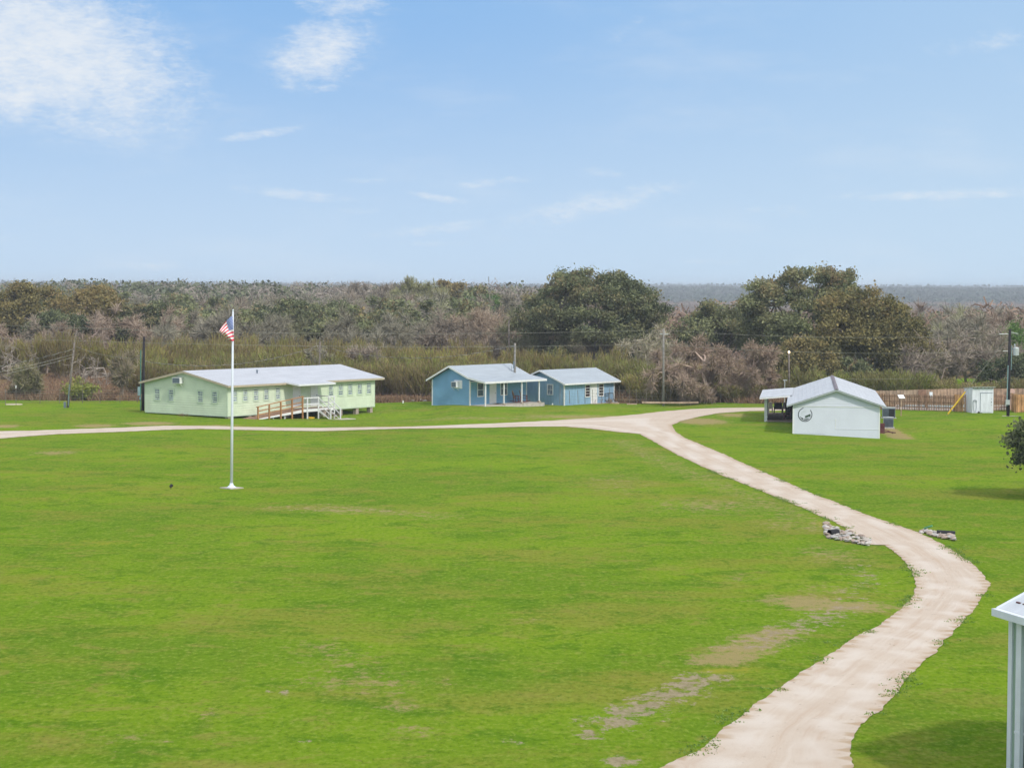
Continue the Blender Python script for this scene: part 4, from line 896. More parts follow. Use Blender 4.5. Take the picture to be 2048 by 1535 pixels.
for j in range(nh_+1):
    h = j/nh_; hx = 575+h*45; hy = 400+h*640
    w_ = 1-h; ex = hx+(-325)*(w_**.75) - 95*h**.3; ey_ = hy+390*w_**1.25
    for i in range(ns_+1):
        s_ = i/ns_; bow = math.sin(math.pi*s_)*(-36)*w_
        X_ = hx+(ex-hx)*s_+bow*.5; Y_ = hy+(ey_-hy)*(s_**1.25)+bow*.2
        dy = .10*math.sin(s_*8+h*4)*s_**.5+.04*math.sin(s_*17-h*7)*s_
        mb.v.append(tuple(fl(X_, Y_, dy)-pf)); uvs[len(mb.v)-1] = (s_, 1-h)
for j in range(nh_):
    for i in range(ns_): a = j*(ns_+1)+i; mb.f.append([a, a+1, a+ns_+2, a+ns_+1]); mb.m.append(0)
m_, q, b = newmat('flag_cloth'); uvn = q.n.new('ShaderNodeUVMap').outputs[0]; s3 = q.sep(uvn)
st = q.math('LESS_THAN', q.math('FRACT', q.math('MULTIPLY', s3[1], 6.5)), .5)
can_ = q.math('MULTIPLY', q.math('LESS_THAN', s3[0], .40), q.math('GREATER_THAN', s3[1], 6/13.))
sx_ = q.math('SINE', q.math('MULTIPLY', s3[0], 2*math.pi*11/.8)); sy_ = q.math('SINE', q.math('MULTIPLY', s3[1], 2*math.pi*9/1.08))
star = q.math('GREATER_THAN', q.math('MULTIPLY', sx_, sy_), .55)
c = q.mix(st, (.88, .84, .84), (.75, .06, .11)); c = q.mix(can_, c, q.mix(star, (.13, .19, .50), (.8, .8, .85)))
q.put(b.inputs['Base Color'], c); b.inputs['Roughness'].default_value = .7
fo_ = mb.build('flag', m_, fp, smooth=True); uvl = fo_.data.uv_layers.new(name='UVMap')
for lp in fo_.data.loops: uvl.data[lp.index].uv = uvs[lp.vertex_index]
ps_ = G(342, 978); sp = empty('spotlight', ps_, .5, 'small black ground spotlight on a stake left of the flagpole', 'spotlight')
mb = MB(); mb.tube([(0, 0, -.05), (0, 0, .14)], .015, 6); mb.build('stake', M['black'], sp); mb = MB(); mb.tube([(-.05, -.03, .14), (.06, .02, .24)], [.07, .10], 10); mb.build('lamp_head', M['black'], sp)

# ------------------------------------------------------------------ metal building at the right edge
ec = at(1994, 1218, 48.2)
mz = ec.z; d1_ = Vector((.27, -.963, 0)).normalized(); d2_ = Vector((.963, .27, 0))
pbx = ec+d2_*.42+d1_*.15
ang_ = math.atan2(d1_.y, d1_.x)
mbld = empty('metal_building', Vector((ec.x, ec.y, 0)), ang_, 'sage green ribbed metal building with white gutter at the right edge', 'building')
# local x runs toward the camera along the eave, local y = to the building's inside
LB, WB, o_ = 14., 10., .30
mb = MB(); mb.box(.12, LB, o_, WB, -.1, mz-.12); mb.build('wall', M['sage_rib'], mbld)
mb = MB()
for k in range(30): mb.box(.5+k*.42, .56+k*.42, o_-.035, o_, -.1, mz-.14)
for k in range(20): mb.box(.085, .12, o_+.45+k*.42, o_+.5+k*.42, -.1, mz-.14)
mb.build('wall_ribs', M['sage_rib'], mbld)
mb = MB(); mb.box(.085, .26, o_-.04, o_+.14, -.1, mz-.12); mb.build('corner_trim', M['trim_metal'], mbld)
mb = MB(); mb.box(.62, .86, o_-.14, o_-.04, 0, mz-.1); mb.box(.61, .87, o_-.15, o_-.03, 1.2, 1.26); mb.build('downspout', M['trim_metal'], mbld)
rp_ = .46
mb = MB(); mb.prism([(0, .0, mz+.02), (LB, .0, mz+.02), (LB, WB/2, mz+.02+rp_*WB/2), (0, WB/2, mz+.02+rp_*WB/2)], (0, 0, -.05)); mb.prism([(0, WB, mz+.02), (LB, WB, mz+.02), (LB, WB/2, mz+.02+rp_*WB/2), (0, WB/2, mz+.02+rp_*WB/2)], (0, 0, -.05)); rf = mb.build('roof', M['roof_side'], mbld)
mb = MB(); mb.box(-.02, LB, -.13, .03, mz-.14, mz+.03); mb.build('gutter', M['trim_metal'], rf)
mb = MB(); mb.prism([(-.04, .0, mz-.12), (-.04, WB/2, mz-.12+rp_*WB/2), (-.04, WB/2, mz+.05+rp_*WB/2), (-.04, .0, mz+.05)], (.05, 0, 0)); mb.prism([(-.04, WB, mz-.12), (-.04, WB/2, mz-.12+rp_*WB/2), (-.04, WB/2, mz+.05+rp_*WB/2), (-.04, WB, mz+.05)], (.05, 0, 0)); mb.build('rake_trim', M['trim_metal'], rf)
mb = MB(); mb.face([(.12, o_, mz-.12), (.12, WB, mz-.12), (.12, WB/2+.1, mz-.12+rp_*(WB/2-.1))]); mb.build('gable', M['sage_rib'], mbld)
mb = MB()
for k in range(22): yy = .35+.0*k; mb.box(.25+k*.3, .25+k*.3+.05+.12*(k % 3 == 0), yy+.02*math.sin(k*3), yy+.05+.03*math.sin(k*5), mz+.02+rp_*yy, mz+.05+rp_*yy)
mb.build('roof_screws', M['rust_red'], rf)

# ------------------------------------------------------------------ culvert rubble and small ground things
def stone_mesh(seed):
    r_ = random.Random(seed); mb = MB(); prof = []
    k = 7; sx, sy, sz = r_.uniform(.7, 1.2), r_.uniform(.5, .9), r_.uniform(.25, .5)
    for (rr, z_) in ((.55, -.4), (1, 0), (.85, .6), (.4, .95)):
        for q_ in range(k): a = 2*math.pi*q_/k; jj = r_.uniform(.8, 1.2); mb.v.append((math.cos(a)*rr*sx*jj, math.sin(a)*rr*sy*jj, z_*sz))
    for j in range(3):
        for q_ in range(k): a = j*k+q_; b_ = j*k+(q_+1) % k; mb.f.append([a, b_, b_+k, a+k]); mb.m.append(0)
    mb.f.append([3*k+q_ for q_ in range(k)]); mb.m.append(0); return mb
stone_cols = [(.52, .47, .41), (.60, .56, .51), (.42, .33, .27), (.46, .44, .42)]
stone_m = [simple('stone_%s' % nm, c_, .85, var=.2, scale=6, bump=.4) for nm, c_ in zip(('tan', 'pale', 'brown', 'grey'), stone_cols)]
stones = []
for i in range(4): o = stone_mesh(i+3).build('rubble_stone', stone_m[i]); stones.append(o)
def scatter_stones(region, cnt, label, group, first):
    k = 0; r_ = random.Random(cnt); n_ = 0
    while n_ < cnt:
        px = r_.uniform(region[0], region[2]); py = r_.uniform(region[1], region[3]); f_ = (px-region[0])/(region[2]-region[0])
        lo = region[4]+f_*(region[5]-region[4]); hi = region[6]+f_*(region[7]-region[6])
        if not (lo < py < hi): continue
        p = G(px, py); s_ = r_.uniform(.09, .21)
        if first and n_ < 4: o = stones[n_]
        else: o = stones[n_ % 4].copy(); col.objects.link(o)
        o.location = (p.x, p.y, .02+r_.uniform(0, .09)); o.rotation_euler = (r_.uniform(-.3, .3), r_.uniform(-.3, .3), r_.uniform(0, 6)); o.scale = (s_, s_, s_); tag(o, label, 'stone', group); n_ += 1
scatter_stones((1650, 1045, 1738, 1092, 1046, 1078, 1076, 1092), 170, 'pale broken stone in the rubble around the culvert mouth left of the drive', 'rubble left of the drive', True)
scatter_stones((1842, 1060, 1914, 1086, 1060, 1074, 1068, 1084), 60, 'pale broken stone in the rubble around the culvert mouth right of the drive', 'rubble right of the drive', False)
def culvert(label, a, b_, r_=.2):
    mb = MB(); mb.tube([a, b_], r_, 14, cap=False); mb.tube([a, b_], r_*.86, 14, cap=False)
    for k in range(5): t = k/5; p = Vector(a).lerp(Vector(b_), t); q_ = Vector(a).lerp(Vector(b_), t+.06); mb.tube([p, q_], r_*1.08, 14, cap=True if k == 4 else False)
    o = mb.build('culvert_pipe', M['black']); tag(o, label, 'pipe'); return o
pc = G(1659, 1072); culvert('short black culvert pipe end poking from the rubble left of the drive', (pc.x, pc.y, .15), (pc.x+.42, pc.y+.25, .16), .16)
pc = G(1882, 1070); culvert('black ribbed culvert pipe lying in the rubble right of the drive', (pc.x-.2, pc.y, .15), (pc.x+.62, pc.y-.2, .12), .11)
pc = G(1853, 1062); mb = MB(); mb.tube([(pc.x-.1, pc.y, .15), (pc.x+.2, pc.y-.3, .3)], .05, 6); o = mb.build('plastic_pipe', simple('green_plastic', (.10, .33, .14), .5)); tag(o, 'bright green plastic pipe sticking from the right rubble', 'pipe')
def timber(label, a, b_, w=.22, h=.16, name='landscape_timber'):
    A, B = G(*a), G(*b_); mb = MB(); mb.bar(A+Vector((0, 0, h/2)), B+Vector((0, 0, h/2)), w, h); o = mb.build(name, M['log']); tag(o, label, 'timber'); return o
timber('long pale timber edging on the grass below the crossarm pole', (1284, 806), (1360, 806.5)); timber('pale log lying at the right end of the long timber edging', (1352, 806.5), (1396, 806))
timber('short pale board on the grass right of the board cabin', (1254, 808.5), (1274, 808.5), .2, .08); timber('small tan timber beside the corner of the board cabin', (1224, 807), (1238, 807), .2, .12)
pc = G(806, 806); mb = MB(); mb.tube([(0, 0, 0), (0, 0, .26)], .07, 8); o = mb.build('pipe_stub', M['white']); o.location = pc; tag(o, 'short white pipe stub in the grass between the two houses', 'pipe')
pc = G(1105, 809.5); mb = MB(); mb.tube([(0, 0, 0), (0, 0, .16)], .06, 8); o = mb.build('pipe_stub', M['white']); o.location = pc; tag(o, 'tiny white pipe stub in the grass before the board cabin gable', 'pipe')
for i, (px, py, s_) in enumerate(((835, 799, .35), (842, 801, .25), (826, 803, .2), (850, 803, .25))):
    o = stones[i].copy(); col.objects.link(o); p = G(px, py); o.location = (p.x, p.y, .1); o.scale = (s_, s_, s_); tag(o, ('largest grey stone at the brush edge left of the porch cottage', 'grey stone touching the right side of the largest one left of the porch cottage', 'leftmost small stone at the brush edge left of the porch cottage', 'rightmost stone at the brush edge, nearest the porch cottage')[i], 'stone')
pc = G(28, 808.5); mb = MB()
mb.lathe([(.9, -.02), (.8, .04), (.1, .06)], 9); o = mb.build('gravel_patch', M['gravel']); o.location = pc; tag(o, kind='structure')
# wire fence along the brush
wf = empty('wire_fence', (G(0, 809).x, G(0, 809).y, 0), 0, 'low wire fence on thin steel posts left of the green house', 'fence')
fo0 = Vector(wf.location); prev = None; lines = MB()
for i, (px, py, h) in enumerate(((-60, 812, 1.5), (-20, 811, 1.5), (11, 810, 1.55), (32, 809.5, 1.6), (80, 807, 1.4), (119, 806, 1.4), (165, 806, 1.4), (200, 806, 1.4), (240, 805.5, 1.4), (275, 805, 1.4))):
    p = G(px, py); mb = MB(); q0 = p-fo0; mb.tube([(q0.x, q0.y, -.1), (q0.x, q0.y, h)], .03, 5); mb.build('post', M['pole_wood'], wf)
    if px == 32: mb = MB(); mb.tube([(q0.x, q0.y, h), (q0.x, q0.y, h+.28)], .05, 6); mb.build('post_cap', M['white'], wf)
    if prev is not None:
        for zz in (.25, .5, .75, 1.0, 1.25): lines.tube([prev+Vector((0, 0, zz)), q0+Vector((0, 0, zz))], .008, 3)
    prev = q0
lines.build('wires', M['wire'], wf)
wf2 = empty('wire_fence', (G(1360, 806).x, G(1360, 806).y, 0), 0, 'wire fence on pale posts below the brown vine-covered tree', 'fence'); fo0 = Vector(wf2.location); prev = None; lines = MB()
for i, px in enumerate(range(1120, 1540, 17)):
    p = G(px+random.uniform(-3, 3), 804.5); q0 = p-fo0; mb = MB(); mb.tube([(q0.x, q0.y, -.1), (q0.x+random.uniform(-.05, .05), q0.y, random.uniform(1.2, 1.7))], .035 if px > 1430 else .025, 5)
    mb.build('post', M['pole_grey' if px > 1430 else 'pole_wood'], wf2)
    if prev is not None:
        for zz in (.3, .6, .9, 1.2): lines.tube([prev+Vector((0, 0, zz)), q0+Vector((0, 0, zz))], .008, 3)
    prev = q0
lines.build('wires', M['wire'], wf2)

# ------------------------------------------------------------------ vegetation
def leafmat(name, lo, hi, acc, accamt=.3, trans=.25, rough=.8):
    m, q, b = newmat(name); tint = q.attr('tint'); acc_a = q.attr('accent')
    c = q.mix(tint, lo, hi); c = q.mix(acc_a, c, acc)
    oi = q.n.new('ShaderNodeObjectInfo'); c = q.mix(1.0, c, oi.outputs['Color'], 'MULTIPLY')
    q.put(b.inputs['Base Color'], c); b.inputs['Roughness'].default_value = rough; b.inputs['Specular IOR Level'].default_value = .15
    if trans:
        t = q.n.new('ShaderNodeBsdfTranslucent'); q.put(t.inputs[0], c); mx = q.n.new('ShaderNodeMixShader'); mx.inputs[0].default_value = trans
        q.l.new(b.outputs[0], mx.inputs[1]); q.l.new(t.outputs[0], mx.inputs[2]); q.l.new(mx.outputs[0], q.n['Material Output'].inputs[0])
    return m
M['oak_leaf'] = leafmat('oak_foliage', (.060, .080, .040), (.34, .36, .175), (.36, .25, .13))
M['gold_leaf'] = leafmat('golden_foliage', (.085, .088, .038), (.36, .305, .12), (.40, .28, .12))
M['fresh_leaf'] = leafmat('fresh_foliage', (.07, .14, .03), (.17, .28, .06), (.32, .32, .08))
M['twig'] = leafmat('twigs', (.165, .145, .115), (.42, .375, .31), (.24, .24, .11), trans=0)
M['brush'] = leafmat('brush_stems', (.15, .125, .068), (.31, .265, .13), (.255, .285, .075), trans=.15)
def bark(name, c):
    m, q, b = newmat(name); nz = q.noise(q.mapping(q.obj(), (3, 3, .7)), 2.5, 5, .65)
    cc = q.mix(q.ramp(nz, .3, .7), tuple(k_*.6 for k_ in c), tuple(k_*1.25 for k_ in c)); oi = q.n.new('ShaderNodeObjectInfo'); cc = q.mix(1., cc, oi.outputs['Color'], 'MULTIPLY')
    q.put(b.inputs['Base Color'], cc); b.inputs['Roughness'].default_value = .9; q.put(b.inputs['Normal'], q.bump(nz, .5, .03)); return m
M['bark_dark'] = bark('dark_bark', (.19, .165, .14)); M['bark_pale'] = bark('pale_bark', (.50, .44, .37)); M['bark_grey'] = bark('grey_bark', (.30, .26, .23))

def quads(name, C_, A, B, tint, acc, mat, parent=None):
    """C_ centres, A/B half axes (n,3)"""
    n_ = len(C_); Vq = np.stack([C_-A-B, C_+A-B, C_+A+B, C_-A+B], 1).reshape(-1, 3); me = bpy.data.meshes.new(name)
    fast_mesh(me, Vq, np.arange(n_*4).reshape(-1, 4))
    for nm, a_ in (('tint', tint), ('accent', acc)):
        at_ = me.attributes.new(nm, 'FLOAT', 'POINT'); at_.data.foreach_set('value', np.repeat(np.clip(a_, 0, 1), 4).astype(np.float32))
    me.materials.append(mat); o = bpy.data.objects.new(name, me); link(o)
    if parent: o.parent = parent
    return o
def unit(v): return v/np.maximum(np.linalg.norm(v, axis=-1, keepdims=True), 1e-6)
def leaf_cloud(rg, centres, sig, per, size, flat=.7):
    n_ = len(centres)*per; C_ = np.repeat(centres, per, 0)+rg.normal(size=(n_, 3))*np.array([1, 1, flat])*np.repeat(sig, per)[:, None]
    d = unit(rg.normal(size=(n_, 3))); e = unit(np.cross(d, rg.normal(size=(n_, 3)))); s_ = size*rg.uniform(.6, 1.4, n_)
    return C_, d*s_[:, None], e*(s_*.6)[:, None]
def strips(S0, D, Ln, wd, rg):
    C_ = S0+D*(Ln/2)[:, None]; side = unit(np.cross(D, rg.normal(size=D.shape))); return C_, D*(Ln/2)[:, None], side*(wd/2)[:, None]
def limb(mb, a, b_, r0, r1, bend, rg, k=5, sides=6):
    pts = []; a = np.array(a, float); b_ = np.array(b_, float); off = rg.normal(size=3)*bend*np.linalg.norm(b_-a)
    for i in range(k+1): t = i/k; pts.append(tuple(a+(b_-a)*t+off*math.sin(math.pi*t)*(1-t*.3)+rg.normal(size=3)*.02*np.linalg.norm(b_-a)*(0 < i < k)))
    mb.tube(pts, [r0+(r1-r0)*i/k for i in range(k+1)], sides); return pts

def oak(label, base, rx, ry, zlo, zhi, seed, nclump=220, per=90, leaf=.16, mat='oak_leaf', rust=.25, sig=.75, gap=.35, group=None, name='oak_tree', cat='tree', trunk=.4, hide_limbs=False, lean=(0, 0), skew=0., tone=.5):
    rg = np.random.default_rng(seed); r_ = empty(name, base, 0, label, cat, group); zc = (zlo+zhi)/2; rz_ = (zhi-zlo)/2
    cl = []; pads = []; lob = unit(rg.normal(size=(9, 3))); la = rg.uniform(.80, 1.12, 9); npad = max(7, nclump//6)
    while len(pads) < npad:
        d = unit(rg.normal(size=3)); rr = rg.uniform(.45, 1.0)**.5; k_ = 1.0
        w = np.exp((lob@d-1)*6); k_ = (w@la)/(w.sum()+1e-9)
        if d[2] < -.55 and rg.random() < .75: continue
        p = d*rr*k_; p = p*np.array([rx, ry, rz_]); p[2] += zc+skew*p[0]
        pads.append(p*np.array([.93, .93, 1])+np.array([0, 0, 0]))
    pads = np.array(pads); padr = (rx*ry*rz_)**(1/3)*rg.uniform(.17, .32, len(pads))*(1-gap*.15)
    while len(cl) < nclump:
        j = rg.integers(0, len(pads)); d = unit(rg.normal(size=3)); d[2] = abs(d[2])*.62-.08; p = pads[j]+d*padr[j]*rg.uniform(.55, 1.05)
        if noise.noise(Vector(p)*.5+Vector((seed*3.1, 0, 0))) < -gap*.55: continue
        cl.append(p)
    cl = np.array(cl)+np.array([lean[0], lean[1], 0]); sg_ = rg.uniform(.6, 1.25, len(cl))*sig*.62
    per = int(per*1.5); C_, A, B = leaf_cloud(rg, cl, sg_, per, leaf*.70)
    ct = np.clip(rg.normal(tone, .22, len(cl)), 0, 1); hfrac = (C_[:, 2]-zlo)/(zhi-zlo)
    tint = np.repeat(ct, per)+rg.normal(0, .15, len(C_))
    ca = (rg.random(len(cl)) < rust)*rg.uniform(.3, .9, len(cl)); acc = np.repeat(ca, per)*(np.clip(hfrac*1.6-.4, .15, 1))*rg.uniform(.3, 1, len(C_))
    quads('crown', C_, A, B, tint, acc, M[mat], r_)
    mb = MB(); fork = np.array([lean[0]*.2, lean[1]*.2, max(zlo*.6, (zhi)*.16)]); limb(mb, (0, 0, -.5), fork, trunk, trunk*.8, .05, rg, 4, 8)
    idx = rg.permutation(len(cl))[:min(70, nclump//3)]; hubs = []
    for i in range(8):
        a = i/8*6.28+rg.uniform(-.3, .3); h = np.array([math.cos(a)*rx*.5+lean[0], math.sin(a)*ry*.5+lean[1], zc-rz_*.25+rg.uniform(0, rz_*.5)]); limb(mb, fork, h, trunk*.55, trunk*.25, .12, rg, 6, 6); hubs.append(h)
    hubs = np.array(hubs)
    for i in idx:
        p = cl[i]; h = hubs[np.argmin(np.linalg.norm(hubs-p, axis=1))]; limb(mb, h, p, trunk*.2, .03, .12, rg, 4, 4)
    mb.build('trunk', M['bark_dark'], r_); return r_

def skeleton(rg, h, spread, forks=3, depth=4, r0=.22, upk=.5, start=.28, lean=(0, 0), wob=.18, ratio=.68):
    segs = []; tips = []
    def grow(p, d, L_, r, lv):
        k = 3; pts = [p]
        for i in range(k):
            d = unit(d+rg.normal(size=3)*wob+np.array([0, 0, upk*.10])); p = p+d*L_/k; pts.append(p)
        segs.append((pts, r, r*.62, lv))
        if lv >= depth: tips.append((p, d, L_)); return
        nf = forks if lv else forks+2
        for i in range(nf):
            s_ = unit(rg.normal(size=3)); s_ = s_-d*(s_@d); nd = unit(d*(1-spread*.5)+unit(s_)*spread+np.array([0, 0, upk*.25])); j = rg.integers(1, k+1) if i else k
            grow(pts[j], nd, L_*ratio*rg.uniform(.8, 1.2), r*.58, lv+1)
    L0 = h*start; grow(np.array([0, 0, -.2]), unit(np.array([lean[0], lean[1], 1.])), L0+.2, r0, 0)
    zt = max(s[0][-1][2] for s in segs); k_ = h/zt*.93; return [([q_*np.array([k_, k_, k_]) for q_ in s[0]], s[1], s[2], s[3]) for s in segs], [(t[0]*k_, t[1], t[2]*k_) for t in tips]
def bare_tree(label, base, h, seed, spread=.8, r0=.2, depth=4, forks=3, twigs=26, tw=.045, tl=1.0, group=None, barkm='bark_grey', color=(1, 1, 1, 1), green=.0, name='bare_tree', cat='tree', upk=.5, start=.28, droop=0., lean=(0, 0), widen=1., wob=.18, twmat='twig', tubelv=2, stripw=1.0):
    rg = np.random.default_rng(seed); sg_, tp = skeleton(rg, h, spread, forks, depth, r0, upk, start, lean, wob)
    r_ = empty(name, base, 0, label, cat, group); mb = MB(); st = []
    wv = np.array([widen, widen, 1])
    for pts, ra_, rb_, lv in sg_:
        pts = [p*wv for p in pts]
        if lv <= tubelv: mb.tube([tuple(p) for p in pts], [ra_+(rb_-ra_)*i/3 for i in range(4)], 6 if lv < 2 else 4)
        else:
            for a, b_ in zip(pts[:-1], pts[1:]): st.append((a, b_-a, ra_*2*stripw))
    mb.build('trunk', M[barkm], r_).color = color
    S0 = [s_[0] for s_ in st]; D = [s_[1] for s_ in st]; Wd_ = [max(s_[2], .03) for s_ in st]; 
    S0 = np.array(S0).reshape(-1, 3); D = np.array(D).reshape(-1, 3); Ln = np.linalg.norm(D, axis=1)
    P = np.array([t[0]*wv for t in tp]); Dt = np.array([t[1] for t in tp]); n_ = len(P)*twigs
    S1 = np.repeat(P, twigs, 0)-np.repeat(Dt, twigs, 0)*rg.uniform(0, 1.1, (n_, 1))*tl*.8; D1 = unit(np.repeat(Dt, twigs, 0)*.55+rg.normal(size=(n_, 3))*.65+np.array([0, 0, .25*upk-droop])); L1 = rg.uniform(.4, 1.2, n_)*tl
    S_ = np.concatenate([S0, S1]); D_ = np.concatenate([D/np.maximum(Ln, 1e-6)[:, None], D1]); L_ = np.concatenate([Ln*1.03, L1]); W_ = np.concatenate([np.array(Wd_), np.full(n_, tw)])
    C_, A, B = strips(S_, D_, L_, W_, rg)
    tint = np.concatenate([np.full(len(S0), .75), np.clip(rg.normal(.5, .25, n_), 0, 1)]); acc = np.concatenate([np.zeros(len(S0)), (rg.random(n_) < green)*rg.uniform(.5, 1, n_)])
    quads('branches', C_, A, B, tint, acc, M[twmat], r_).color = color
    return r_
def brush(label, h, w, seed, n_=900, group=None, accent=.35, tw=.045, mat='brush', base=(0, 0, 0), name='brush_clump', fan=.5, leafy=0):
    rg = np.random.default_rng(seed); r_ = empty(name, base, 0, label, 'shrub', group)
    nst = 26; a = rg.uniform(0, 6.28, nst); t = rg.uniform(.05, 1, nst)**.7; D0 = unit(np.stack([np.cos(a)*t*fan*w/h*1.3, np.sin(a)*t*fan*w/h*1.3, np.ones(nst)], 1)); Ln = h*rg.uniform(.6, .95, nst)*(1-.15*t)
    mb = MB()
    for i in range(nst):
        p0 = np.array([math.cos(a[i])*.15*w*t[i], math.sin(a[i])*.15*w*t[i], -.1]); mid = p0+D0[i]*Ln[i]*.5+rg.normal(size=3)*.1; e = p0+D0[i]*Ln[i]; e[2] *= .95; mb.tube([tuple(p0), tuple(mid), tuple(e)], [.045, .03, .012], 4)
    mb.build('stems', M['bark_grey'], r_)
    k = rg.integers(0, nst, n_); f_ = rg.uniform(.12, 1.0, n_)**.8; P = np.stack([np.cos(a[k])*.15*w*t[k], np.sin(a[k])*.15*w*t[k], np.zeros(n_)], 1)+D0[k]*(Ln[k]*f_)[:, None]+rg.normal(size=(n_, 3))*np.array([.22, .22, .1])*w*.22
    D1 = unit(D0[k]+rg.normal(size=(n_, 3))*.28+np.array([0, 0, .35])); L1 = rg.uniform(.35, 1.15, n_)*h*.125
    P[:, 2] = np.maximum(P[:, 2], .02); C_, A, B = strips(P, D1, L1, np.full(n_, tw), rg)
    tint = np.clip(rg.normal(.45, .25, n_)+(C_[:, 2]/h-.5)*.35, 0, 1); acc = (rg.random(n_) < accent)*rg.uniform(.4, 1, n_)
    if leafy:
        cl = P[rg.integers(0, n_, leafy)]; c2_, a2, b2_ = leaf_cloud(rg, cl, np.full(len(cl), .25), 10, .09); C_ = np.concatenate([C_, c2_]); A = np.concatenate([A, a2]); B = np.concatenate([B, b2_]); m2 = len(c2_); tint = np.concatenate([tint, rg.uniform(.2, .9, m2)]); acc = np.concatenate([acc, np.ones(m2)*.8])
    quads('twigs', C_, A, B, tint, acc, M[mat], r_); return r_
def gp(px, Y): p = at(px, 700, Y); return Vector((p.x, Y, T(p.x, Y)))

# named oaks
oak('broad dark evergreen oak behind the board cabin, rounded top above the horizon', gp(1190, 262), 10.6, 7.5, 1.6, 13.1, 11, 700, 95, .16, rust=.35, sig=.82, trunk=.75, tone=.42, gap=.45)
oak('tallest olive oak behind the white lodge with open limbs on its left', gp(1600, 248), 8.6, 6.5, 2.5, 13.8, 12, 430, 95, .16, rust=.5, sig=.75, gap=.85, trunk=.7, tone=.55)
oak('wide golden olive oak right of the tallest oak behind the lodge roof', gp(1745, 228), 7.2, 5.5, .8, 10.6, 13, 560, 95, .16, 'gold_leaf', rust=.3, sig=.85, gap=.3, trunk=.5, lean=(.5, 0), tone=.5, skew=-.32)
oak('olive oak between the two big crowns left of the tallest oak', gp(1440, 262), 5.6, 4, 1.5, 9.6, 14, 380, 90, .16, rust=.35, sig=.85, gap=.2, tone=.6)
oak('low golden oak directly behind the lodge porch', gp(1615, 220), 4.6, 3, .3, 5.9, 15, 240, 90, .15, 'gold_leaf', rust=.4, sig=.75, gap=.2, trunk=.25)
oak('dark rounded shrubby oak behind the left of the lodge porch', gp(1535, 217), 2.4, 2, .1, 3.4, 16, 60, 95, .14, rust=0, sig=.55, trunk=.15, tone=.25)
oak('small dark oak behind the right end of the lodge roof', gp(1690, 219), 3.0, 2.5, .2, 4.4, 46, 80, 95, .14, rust=.1, sig=.6, trunk=.18, tone=.3)
oak('small round olive oak standing apart right of the golden oak', gp(1812, 300), 2.4, 2, 4.4, 9.7, 17, 45, 90, .16, 'gold_leaf', rust=.3, sig=.6, trunk=.25)
oak('rusty-topped olive oak at the left edge behind the brush', gp(50, 300), 6.8, 5, 2, 10.9, 18, 320, 80, .18, 'gold_leaf', rust=.5, sig=.95, gap=.15)
oak('golden brown oak right of the rusty oak at the left', gp(185, 292), 5.4, 4.5, 2, 11.2, 19, 300, 80, .18, 'gold_leaf', rust=.8, sig=.95, gap=.15)
oak('dark green low oak above the leaning pole', gp(120, 272), 4.6, 3.5, 1.5, 8.2, 20, 200, 85, .17, rust=.1, sig=.75, tone=.25)
oak('dark green oak behind the corner of the green house', gp(285, 290), 5.0, 4, 1.5, 9.0, 21, 220, 85, .17, rust=.25, sig=.8, tone=.3)
oak('grey-green oak above the roof left of the flag', gp(385, 330), 4.6, 4, 2, 8.0, 22, 110, 80, .18, rust=.1, sig=.8, tone=.35)
oak('dark olive oak above the middle of the green house roof', gp(620, 305), 6.2, 4, 2.0, 9.6, 23, 280, 85, .18, rust=.2, sig=.85, tone=.4)
oak('smaller dark oak left of the olive oak above the green house', gp(530, 320), 4.4, 4, 2.0, 8.4, 24, 110, 80, .18, rust=.1, sig=.8, tone=.35)
oak('low spreading dark oak with bare pale limbs between the two house groups', gp(775, 285), 5.2, 4, 1.6, 6.8, 25, 105, 80, .17, rust=.05, sig=.7, gap=.9, tone=.35)
oak('fresh green tree among bare trees above the porch cottage', gp(965, 385), 5.2, 4, 4.0, 9.4, 26, 110, 70, .2, 'fresh_leaf', rust=.0, sig=.8, name='green_tree', tone=.25)
oak('fresh pale green tree behind the black utility pole', gp(2035, 250), 3.8, 3.5, 1.5, 7.2, 27, 95, 45, .13, 'fresh_leaf', rust=.0, sig=.75, gap=.7, name='green_tree', tone=.3)
oak('dark evergreen shrub behind the fence right of the shed', gp(2010, 222), 3.6, 2.5, .2, 3.6, 28, 85, 90, .14, rust=.0, sig=.6, trunk=.15, tone=.2)
oak('dark evergreen shrub at the far right behind the new cedar fence', gp(2062, 226), 3.8, 2.5, .2, 4.6, 29, 85, 90, .14, rust=.0, sig=.6, trunk=.15, tone=.2)
oak('leafy dark green tree reaching in at the right edge of the lawn', Vector((30.75, 113.6, 0)), 3.7, 3.0, .9, 4.9, 30, 420, 75, .105, rust=.0, sig=.5, trunk=.22, gap=.3, tone=.4)
bush = brush('round bright green bush behind the leaning pole', 2.6, 2.6, 41, 900, accent=.9, leafy=160, base=gp(160, 206), name='green_bush', fan=.9, mat='fresh_leaf')
